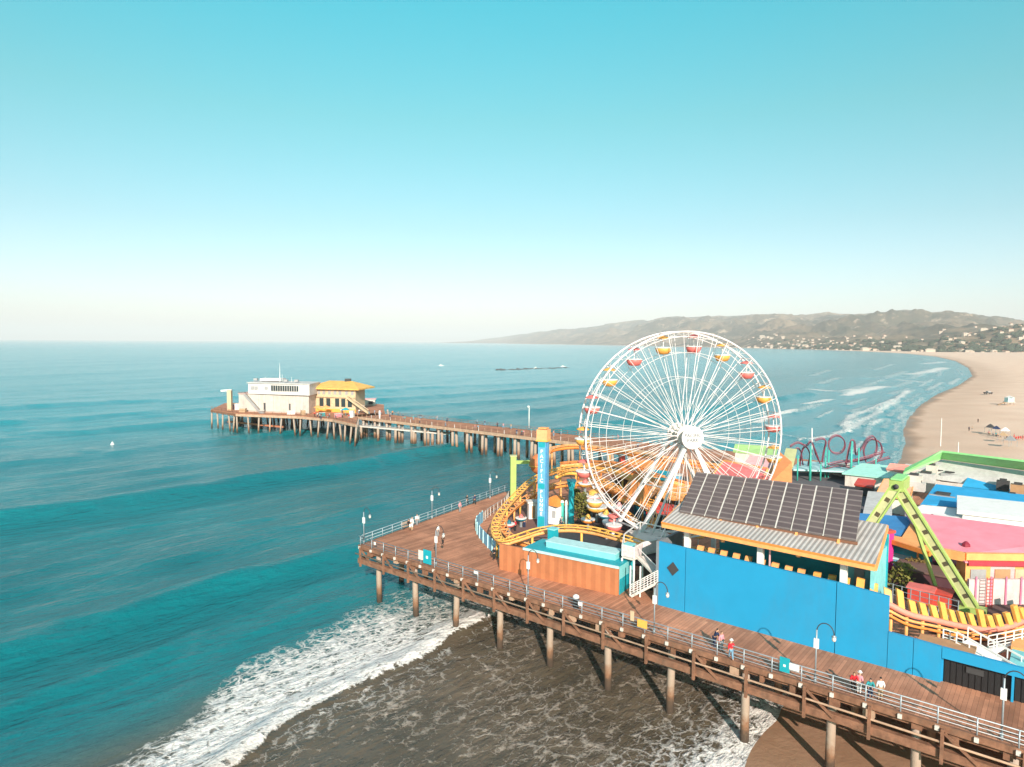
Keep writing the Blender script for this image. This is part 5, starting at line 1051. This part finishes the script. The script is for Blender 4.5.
def pose(kind):
    if kind == 'stand': hip, kL, kR, fL, fR, sh, eL, eR, hL, hR, hd = .92, (.09, -.01, .48), (-.09, .02, .48), (.1, 0, .07), (-.1, .02, .07), (0, .0, 1.4), (.25, .03, 1.14), (-.25, .03, 1.14), (.26, -.06, .88), (-.26, -.06, .88), (0, -.02, 1.6)
    elif kind == 'walk': hip, kL, kR, fL, fR, sh, eL, eR, hL, hR, hd = .90, (.09, -.22, .52), (-.09, .06, .46), (.1, -.30, .09), (-.1, .38, .16), (0, -.03, 1.38), (.24, .14, 1.13), (-.24, -.12, 1.13), (.24, .12, .89), (-.24, -.34, .98), (0, -.06, 1.59)
    elif kind == 'lean': hip, kL, kR, fL, fR, sh, eL, eR, hL, hR, hd = .92, (.09, .02, .48), (-.1, -.03, .48), (.11, .1, .07), (-.11, .02, .07), (0, -.16, 1.34), (.26, -.34, 1.14), (-.26, -.34, 1.14), (.12, -.50, 1.14), (-.12, -.50, 1.14), (0, -.26, 1.53)
    else: hip, kL, kR, fL, fR, sh, eL, eR, hL, hR, hd = .48, (.12, -.42, .5), (-.12, -.42, .5), (.12, -.42, .07), (-.12, -.46, .07), (0, -.06, .96), (.24, -.1, .72), (-.24, -.1, .72), (.14, -.36, .58), (-.14, -.36, .58), (0, -.1, 1.16)
    px, py = 0, 0.0
    J = {'pel': (0, 0, hip+.02, (.15, .11)), 'waist': (0, sh[1]*.4, hip+(sh[2]-hip)*.4, (.13, .10)), 'chest': (0, sh[1]*.8, hip+(sh[2]-hip)*.78, (.17, .11)), 'neck': (0, sh[1], sh[2]+.03, .06), 'chin': (hd[0], hd[1]-.01, hd[2]-.07, (.07, .08)), 'head': (hd[0], hd[1], hd[2]+.04, (.085, .10)), 'crown': (hd[0], hd[1]+.01, hd[2]+.10, (.06, .07)), 'nose': (hd[0], hd[1]-.105, hd[2]-.01, .016),
         'sL': (.17, sh[1], sh[2]-.03, .065), 'sR': (-.17, sh[1], sh[2]-.03, .065), 'eL': eL+(.045,), 'eR': eR+(.045,), 'hL': hL+(.033,), 'hR': hR+(.033,),
         'pL': (hL[0], hL[1]-.03, hL[2]-.07, .036), 'pR': (hR[0], hR[1]-.03, hR[2]-.07, .036), 'fgL': (hL[0], hL[1]-.05, hL[2]-.15, .018), 'fgR': (hR[0], hR[1]-.05, hR[2]-.15, .018), 'thL': (hL[0]*.82, hL[1]-.06, hL[2]-.08, .013), 'thR': (hR[0]*.82, hR[1]-.06, hR[2]-.08, .013),
         'jL': (.09, 0, hip-.04, .095), 'jR': (-.09, 0, hip-.04, .095), 'kL': kL+(.062,), 'kR': kR+(.062,), 'aL': fL+(.042,), 'aR': fR+(.042,), 'tL': (fL[0]+.02, fL[1]-.17, fL[2]-.03, (.045, .03)), 'tR': (fR[0]-.02, fR[1]-.17, fR[2]-.03, (.045, .03))}
    E_ = [('pel', 'waist'), ('waist', 'chest'), ('chest', 'neck'), ('neck', 'chin'), ('chin', 'head'), ('head', 'crown'), ('head', 'nose'), ('chest', 'sL'), ('chest', 'sR'), ('sL', 'eL'), ('sR', 'eR'), ('eL', 'hL'), ('eR', 'hR'), ('hL', 'pL'), ('hR', 'pR'), ('pL', 'fgL'), ('pR', 'fgR'), ('pL', 'thL'), ('pR', 'thR'), ('pel', 'jL'), ('pel', 'jR'), ('jL', 'kL'), ('jR', 'kR'), ('kL', 'aL'), ('kR', 'aR'), ('aL', 'tL'), ('aR', 'tR')]
    body = skin_mesh('body', J, E_)
    def fat(keys, extra, cut=None):
        K = {}
        for k in keys: r = J[k][3]; r = (r, r) if not isinstance(r, tuple) else r; K[k] = J[k][:3]+((r[0]+extra, r[1]+extra),)
        if cut: K.update(cut)
        return K
    lerp3 = lambda a, b, t: tuple(a[i]+(b[i]-a[i])*t for i in range(3))
    K = fat(['pel', 'waist', 'chest', 'neck', 'sL', 'sR', 'eL', 'eR'], .022); K['neck'] = J['neck'][:3]+((.07, .07),); K['cL'] = lerp3(J['eL'], J['hL'], .75)+((.05, .05),); K['cR'] = lerp3(J['eR'], J['hR'], .75)+((.05, .05),)
    shirt = skin_mesh('shirt', K, [('pel', 'waist'), ('waist', 'chest'), ('chest', 'neck'), ('chest', 'sL'), ('chest', 'sR'), ('sL', 'eL'), ('sR', 'eR'), ('eL', 'cL'), ('eR', 'cR')])
    K = fat(['pel', 'jL', 'jR', 'kL', 'kR'], .02); K['aL'] = lerp3(J['kL'], J['aL'], .9)+((.062, .062),); K['aR'] = lerp3(J['kR'], J['aR'], .9)+((.062, .062),)
    trous = skin_mesh('trousers', K, [('pel', 'jL'), ('pel', 'jR'), ('jL', 'kL'), ('jR', 'kR'), ('kL', 'aL'), ('kR', 'aR')])
    K = {'a': (hd[0], hd[1]+.03, hd[2]+.0, (.088, .085)), 'b': (hd[0], hd[1]+.025, hd[2]+.09, (.10, .105)), 'c': (hd[0], hd[1]+.03, hd[2]+.14, (.06, .07))}
    hair = skin_mesh('hair', K, [('a', 'b'), ('b', 'c')])
    K = {'a': J['aL'][:3]+((.05, .05),), 'b': J['tL'][:3]+((.052, .038),)}
    s1 = skin_mesh('shoe', K, [('a', 'b')]); K = {'a': J['aR'][:3]+((.05, .05),), 'b': J['tR'][:3]+((.052, .038),)}; s2 = skin_mesh('shoe', K, [('a', 'b')])
    for m_ in (body, shirt, trous, hair, s1, s2): m_.materials.clear(); m_.materials.append(SKIN)
    return body, shirt, trous, hair, s1, s2
POSES = {k: pose(k) for k in ('stand', 'walk', 'lean', 'sit')}
def cloth(n, c): return mat('cloth_'+n, c, .85, var=.15, scale=8)
CL = {'red': cloth('red', (.55, .02, .03)), 'white': cloth('white', (.75, .73, .70)), 'black': cloth('black', (.02, .02, .022)), 'navy': cloth('navy', (.02, .035, .09)), 'jean': cloth('jean', (.16, .30, .42)), 'grey': cloth('grey', (.25, .25, .26)), 'pink': cloth('pink', (.70, .28, .32)), 'teal': cloth('teal', (.03, .28, .30)), 'tan': cloth('tan', (.42, .28, .17)), 'orange': cloth('orange', (.65, .22, .06))}
def person(loc, rz, kind, shirt, trou, lb, group=None, hair=HAIRD, hat=None, sc_=1.0, simple=False):
    ms = POSES[kind]; o = bpy.data.objects.new('person', ms[0]); COL.objects.link(o); o.location = loc; o.rotation_euler = (0, 0, rz); o.scale = (sc_,)*3; tag(o, lb, 'person', group)
    for nm, me, mt in (('shirt', ms[1], CL[shirt]), ('trousers', ms[2], CL[trou]), ('hair', ms[3], hair), ('shoe', ms[4], CL['black']), ('shoe', ms[5], CL['black'])):
        if simple and nm in ('shoe',): continue
        c = bpy.data.objects.new(nm, me); COL.objects.link(c); c.parent = o
        c.material_slots[0].link = 'OBJECT'; c.material_slots[0].material = mt
    if hat: h_ = MB().lathe([(.17, 0), (.17, .02), (.105, .03), (.1, .12), (.03, .15)], (0, -.03 if kind != 'sit' else -.1, 1.66 if kind != 'sit' else 1.22), 12).build('hat', CL[hat]); h_.parent = o
    return o
def G(px, py): q = P(px, py); return Vector((q.x, q.y, DZ))
def RL(px, off=.9): q = RV(px, 545+.308*(px-360), off); return Vector((q.x, q.y, DZ))
def RW(px, py): q = P(px, py); return Vector((q.x, q.y, DZ))
person(RL(714, 1.2), ANG+2.2, 'lean', 'navy', 'navy', 'person in dark clothes leaning over the rail before the blue wall')
person(RL(721, .9), ANG+1.2, 'stand', 'pink', 'grey', 'person in a pink top standing close between the dark and red dressed ones', hair=HAIRB)
person(RW(731, 660), ANG-2.6, 'walk', 'red', 'jean', 'person in red top and pale jeans walking before the blue wall', hat='white')
person(RW(853, 693)+V*.1, ANG+.3, 'lean', 'red', 'black', 'person in red top leaning on the rail, leftmost of the four friends', hair=HAIRB)
person(RW(859, 694), ANG+2.9, 'stand', 'pink', 'white', 'person in pink top with a white hat among the four by the rail', hat='white', hair=HAIRB)
person(RW(870, 699), ANG+.2, 'lean', 'teal', 'navy', 'person in teal top leaning on the rail beside the white shirted one')
person(RW(880, 700), ANG-2.7, 'stand', 'white', 'tan', 'person in white shirt standing at the right end of the four by the rail', hair=HAIRD)
person(RW(408, 528), 1.2, 'sit', 'black', 'black', 'person in black seated on the bench at the left rail'); person(RW(412, 529), .8, 'stand', 'white', 'white', 'person in white standing beside the bench at the left rail', hair=HAIRB); person(RW(417, 526), .6, 'stand', 'white', 'grey', 'person in white shirt and grey trousers right of the left rail bench')
person(RW(410, 530.5), 1.0, 'sit', 'white', 'tan', 'person in white shirt seated in front of the left rail bench', sc_=.9)
bt = thing('park_bench', 'low timber bench by the left rail where people rest', 'bench', RW(408, 528))
q = RW(408, 528); e_ = (L(0, .3)-L(-5.9, 35.6)).normalized()
MB().beam(q-e_*1.1+ZV*.42, q+e_*1.1+ZV*.42, .45, .06).build('seat', WOODL, bt); MB().beam(q-e_*1.1+ZV*.78+Vector((-.25, 0, 0)), q+e_*1.1+ZV*.78+Vector((-.25, 0, 0)), .05, .35).build('backrest', WOODL, bt)
for s_ in (-.9, .9): MB().cbox(q+e_*s_, .4, .08, .42, 1.4).build('leg', DARK, bt)
person(RW(467, 505.5), .5, 'walk', 'black', 'black', 'person in black walking along the left rail, farther left of the two')
person(RW(474.5, 505), .5, 'walk', 'navy', 'black', 'person in navy walking along the left rail, farther right of the two')
person(RW(460, 512.5), .9, 'stand', 'pink', 'grey', 'person in a pink top alone on the open deck near the left rail')
person(RW(494, 561), 2.4, 'walk', 'black', 'black', 'person in black walking past the end of the blue fence'); person(RW(443, 545), 1.4, 'stand', 'grey', 'black', 'person in grey standing behind the teal notice board')
person(RW(438, 537), 1.0, 'stand', 'white', 'grey', 'person in white shirt and grey trousers near the corner of the deck')
# crowd of small visitors in the park and on the far pier
rp_ = random.Random(12); cols = list(CL)
for k in range(10):
    px, py = rp_.choice([(505, 527), (515, 531), (524, 527), (531, 531), (548, 534), (537, 533), (560, 531), (696, 500), (706, 497), (650, 522)]); q = RW(px+rp_.uniform(-4, 4), py+rp_.uniform(-3, 2))
    person(q, rp_.uniform(0, 6), rp_.choice(['stand', 'walk']), rp_.choice(cols), rp_.choice(['black', 'navy', 'jean', 'grey']), 'visitor strolling on the floor among the rides behind the fence', 'visitors among the rides')
for k in range(44):
    t = rp_.random(); u = -118+112*t if k < 36 else -135+20*t; v = rp_.choice([93.6, 94.5, 98, 102, 103.2])
    if k >= 36: v = 96+8*t
    person(L(u, v), rp_.uniform(0, 6), rp_.choice(['stand', 'walk', 'lean']), rp_.choice(cols), rp_.choice(['black', 'navy', 'jean', 'grey']), 'visitor strolling on the long fishing pier far away', 'visitors on the fishing pier', simple=True)
for k in range(12):
    q = P(rp_.uniform(312, 352), rp_.uniform(416.5, 420)); person(Vector((q.x, q.y, DZ)), rp_.uniform(0, 6), 'stand', rp_.choice(cols), rp_.choice(['black', 'navy', 'grey']), 'visitor standing outside the golden roofed building', 'visitors on the seaward platform', simple=True)
# beach visitors
def sandz(x, y): return 1.45 if True else 0
def BP(px, py): q = P(px, py, 1.55); return Vector((q.x, q.y, 1.5))
for k, (px, py, s_, t_) in enumerate([(978, 422.5, 'black', 'black'), (972, 430.5, 'tan', 'grey'), (969, 431, 'navy', 'black')]):
    person(BP(px, py), k, 'stand', s_, t_, ('person in black standing alone on the sand above the gathering', 'person in tan on the sand left of the gathering', 'person in navy on the sand left of the gathering')[k], simple=True)
for k in range(9):
    person(BP(988+k*2.4+rp_.uniform(-1, 1), 434+k*.6+rp_.uniform(-1, 1.5)), rp_.uniform(0, 6), rp_.choice(['stand', 'sit', 'walk']), rp_.choice(cols), rp_.choice(['black', 'navy', 'tan']), 'beach visitor in the gathering on the open sand', 'visitors gathered on the sand', simple=True)
for k in range(5):
    person(BP(1014+k*2.2, 439+rp_.uniform(-1, 1.5)), rp_.uniform(0, 6), rp_.choice(['stand', 'sit']), 'red', 'red', 'beach visitor in red at the right edge of the sand', 'red dressed visitors on the sand', simple=True)
def tent(px, py, w_, mt, lb):
    q = BP(px, py); t = thing('beach_tent', lb, 'tent', q)
    MB().lathe([(w_*.72, 0), (w_*.3, w_*.35), (.05, w_*.5)], q+ZV*1.9, 4).build('canopy', mt, t)
    for sx_ in (-1, 1):
        for sy_ in (-1, 1): MB().tube([q+Vector((sx_*w_*.45, sy_*w_*.45, 0)), q+Vector((sx_*w_*.45, sy_*w_*.45, 1.95))], .05, 5).build('pole', GREYM, t)
tent(990, 432.5, 2.6, DARK, 'dark beach tent leftmost in the gathering on the sand'); tent(996, 434, 2.2, CL['navy'], 'navy beach tent beside the dark one on the sand'); tent(1005, 436, 2.4, WHITE, 'white beach tent in the gathering on the sand'); tent(1003, 441, 2.4, CL['tan'], 'tan beach tent in front of the white one'); tent(1010, 446, 2.8, CL['grey'], 'grey beach tent nearest the green gable')
for k, (px, t0, b0, lb) in enumerate([(940.5, 418, 446, 'tall white pole on the sand behind the green gable peak'), (958, 442, 455, 'short white pole on the sand right of the green gable peak')]):
    q = BP(px, b0); d = q.y; top = PD(px, t0, d); m = MB().tube([q, Vector((q.x, q.y, top.z))], .12, 6, r2=.08).build('pole', WHITE); tag(m, lb, 'pole')
hut = thing('lifeguard_hut', 'pale blue lifeguard hut on stilts far along the sand', 'hut', BP(1009, 405)); q = BP(1009, 405)
for sx_ in (-1, 1):
    for sy_ in (-1, 1): MB().tube([q+Vector((sx_*1.6, sy_*1.4, 0)), q+Vector((sx_*1.3, sy_*1.2, 1.6))], .12, 6).build('stilt', WOODL, hut)
MB().cbox(q+ZV*1.6, 4.2, 3.6, .2).build('deck', OFFW, hut); MB().cbox(q+ZV*1.8, 3.2, 2.8, 2.3).build('cabin', PALEAQ, hut); MB().lathe([(2.7, 0), (.2, .9)], q+ZV*4.1, 4).build('roof', PALEG, hut); MB().beam(q+Vector((-2, 0, 1.6)), q+Vector((-6, 0, .1)), 1.2, .15).build('ramp', TAN, hut)
tr = thing('parked_truck', 'small dark beach patrol truck parked on the open sand', 'truck', BP(990, 394)); q = BP(988, 394)
MB().cbox(q+ZV*.5, 4.8, 1.9, .7).build('body', DARK, tr); MB().cbox(q+ZV*1.2+Vector((.3, 0, 0)), 2.0, 1.7, .7).build('cab', GREY, tr)
for sx_ in (-1.5, 1.5):
    for sy_ in (-.85, .85): MB().tube([q+Vector((sx_, sy_-.12, .4)), q+Vector((sx_, sy_+.12, .4))], .4, 12).build('wheel', BLACK, tr)
# buoy and gulls on the sea
q = P(112.5, 446, 0); by = tag(MB().lathe([(.3, -.3), (.75, 0), (.6, .5), (.15, 1.2), (.05, 1.5)], q, 10).build('buoy', WHITE, smooth=True), 'tiny white buoy floating alone on the open water at left', 'buoy')
for k, (px, py) in enumerate(((441, 366), (536, 368.6), (563, 367))): q = P(px, py, 0); t = thing('boat', ('tiny white boat on the water left of the breakwater', 'tiny white boat behind the middle of the breakwater', 'tiny white boat behind the right end of the breakwater')[k], 'boat', q); MB().add([q+Vector(x) for x in ((-3, -1, 1.0), (3, -1, 1.0), (4.4, 0, 1.2), (3, 1, 1), (-3, 1, 1), (-2.6, -.6, -.2), (3, -.5, -.2), (3, .5, -.2), (-2.6, .6, -.2))], [(0, 1, 2, 3, 4), (0, 5, 6, 1), (1, 6, 2), (2, 6, 7), (2, 7, 3), (3, 7, 8, 4), (4, 8, 5, 0), (5, 8, 7, 6)]).build('hull', WHITE, t); MB().cbox(q+Vector((-.4, 0, 1.0)), 2.2, 1.4, 1.1).build('cabin', OFFW, t)
# odds and ends crowding the seaward platform
for k, (px, py, w_, d2, h_, c_, lb) in enumerate(((243, 414.2, 2.2, 1.4, 1.5, 'tan', 'tan crate at the left end before the white hall'), (262, 415.4, 1.6, 1.2, 1.1, 'grey', 'grey crate before the white hall near its stair'), (291, 416.4, 2.6, 1.2, 1.3, 'white', 'white crate before the right half of the white hall'), (303, 417, 1.4, 1.2, 1.8, 'tan', 'tan locker between the white hall and the golden roofed one'), (322, 418.2, 1.8, 1.1, 1.2, 'teal', 'teal crate before the golden roofed building'), (338, 419.0, 2.2, 1.1, 1.2, 'pink', 'pinkish crate before the golden roofed building'), (361, 411, 2.2, 1.6, 1.9, 'grey', 'grey shed right of the golden roofed building'), (352, 417.5, 1.6, 1.2, 2.2, 'white', 'white locker at the foot of the cream outside stair'), (232, 409, 2.4, 1.6, 1.5, 'pink', 'pinkish crate beside the pale yellow hoist post'))):
    q = P(px, py-(1.9 if px < 345 and px > 240 else .3)); t = thing('crate', lb, 'crate', q); MB().cbox(q, w_, d2, h_, .2*k).build('box', CL[c_], t); MB().cbox(q+ZV*h_, w_*1.08, d2*1.08, .12, .2*k).build('lid', OFFW, t)
# ---------------------------------------------------------------- camera
cam = bpy.data.cameras.new('camera'); co = bpy.data.objects.new('camera', cam); COL.objects.link(co)
cam.sensor_width = 36; cam.lens = F/PW*36; cam.clip_start = .5; cam.clip_end = 200000
R3 = Matrix((RT, UP, -FW)).transposed(); co.matrix_world = Matrix.Translation((0, 0, CH)) @ R3.to_4x4(); sc.camera = co
# ---------------------------------------------------------------- light
SUN_EL, SUN_AZ = 25.0, 7.0      # light travels towards +Y, a little towards -X
sd = Vector((math.sin(D2R(SUN_AZ))*math.cos(D2R(SUN_EL)), -math.cos(D2R(SUN_AZ))*math.cos(D2R(SUN_EL)), math.sin(D2R(SUN_EL))))
sl = bpy.data.lights.new('sun', 'SUN'); sl.energy = 5.0; sl.angle = D2R(.5); sl.color = (1.0, .86, .755)
so = bpy.data.objects.new('sun', sl); COL.objects.link(so); so.rotation_euler = sd.to_track_quat('Z', 'Y').to_euler()
w = bpy.data.worlds.new('World'); sc.world = w; w.use_nodes = True; nt = w.node_tree; bg = nt.nodes['Background']
sky = N(nt, 'ShaderNodeTexSky'); sky.sky_type = 'NISHITA'; sky.sun_disc = False; sky.sun_elevation = D2R(SUN_EL); sky.sun_rotation = math.atan2(sd.x, sd.y)
sky.air_density = 1.0; sky.dust_density = 1.0; sky.ozone_density = 1.0
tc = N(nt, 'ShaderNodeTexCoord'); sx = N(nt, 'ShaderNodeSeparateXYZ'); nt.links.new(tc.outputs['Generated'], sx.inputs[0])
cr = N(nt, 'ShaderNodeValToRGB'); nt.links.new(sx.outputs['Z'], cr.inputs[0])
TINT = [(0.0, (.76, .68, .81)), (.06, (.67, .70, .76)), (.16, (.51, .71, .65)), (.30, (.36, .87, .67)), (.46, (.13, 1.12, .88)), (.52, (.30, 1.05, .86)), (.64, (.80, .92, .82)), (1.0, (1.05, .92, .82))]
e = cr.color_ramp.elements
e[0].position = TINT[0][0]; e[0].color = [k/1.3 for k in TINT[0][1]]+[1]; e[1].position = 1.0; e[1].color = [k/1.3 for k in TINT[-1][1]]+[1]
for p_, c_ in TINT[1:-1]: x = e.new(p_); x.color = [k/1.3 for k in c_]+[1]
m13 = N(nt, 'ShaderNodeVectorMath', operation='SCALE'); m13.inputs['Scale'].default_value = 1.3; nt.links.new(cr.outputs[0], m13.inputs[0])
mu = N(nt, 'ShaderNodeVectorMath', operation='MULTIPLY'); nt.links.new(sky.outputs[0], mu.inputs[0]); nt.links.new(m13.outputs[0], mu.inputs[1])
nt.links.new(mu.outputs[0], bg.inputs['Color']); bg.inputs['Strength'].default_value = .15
sc.view_settings.view_transform = 'Standard'; sc.view_settings.look = 'None'; sc.view_settings.exposure = 0.6; sc.view_settings.gamma = 1
sc.cycles.use_denoising = True; sc.cycles.max_bounces = 6; sc.cycles.volume_bounces = 0; sc.cycles.transparent_max_bounces = 6
try: sc.cycles.volume_max_steps = 32
except Exception: pass
# haze
hz = MB(); hz.hexa([Vector((x, y, -4)) for x, y in ((-62000, -62000), (62000, -62000), (62000, 62000), (-62000, 62000))], [Vector((x, y, 700)) for x, y in ((-62000, -62000), (62000, -62000), (62000, 62000), (-62000, 62000))])
hm, nt, b = newmat('haze_air'); nt.nodes.remove(b); pv = N(nt, 'ShaderNodeVolumePrincipled'); pv.inputs['Color'].default_value = (.96, .97, 1.0, 1); pv.inputs['Density'].default_value = 7.0e-5; pv.inputs['Anisotropy'].default_value = -.12
nt.links.new(pv.outputs[0], nt.nodes['Material Output'].inputs['Volume'])
ho = hz.build('haze', hm, kind='stuff')
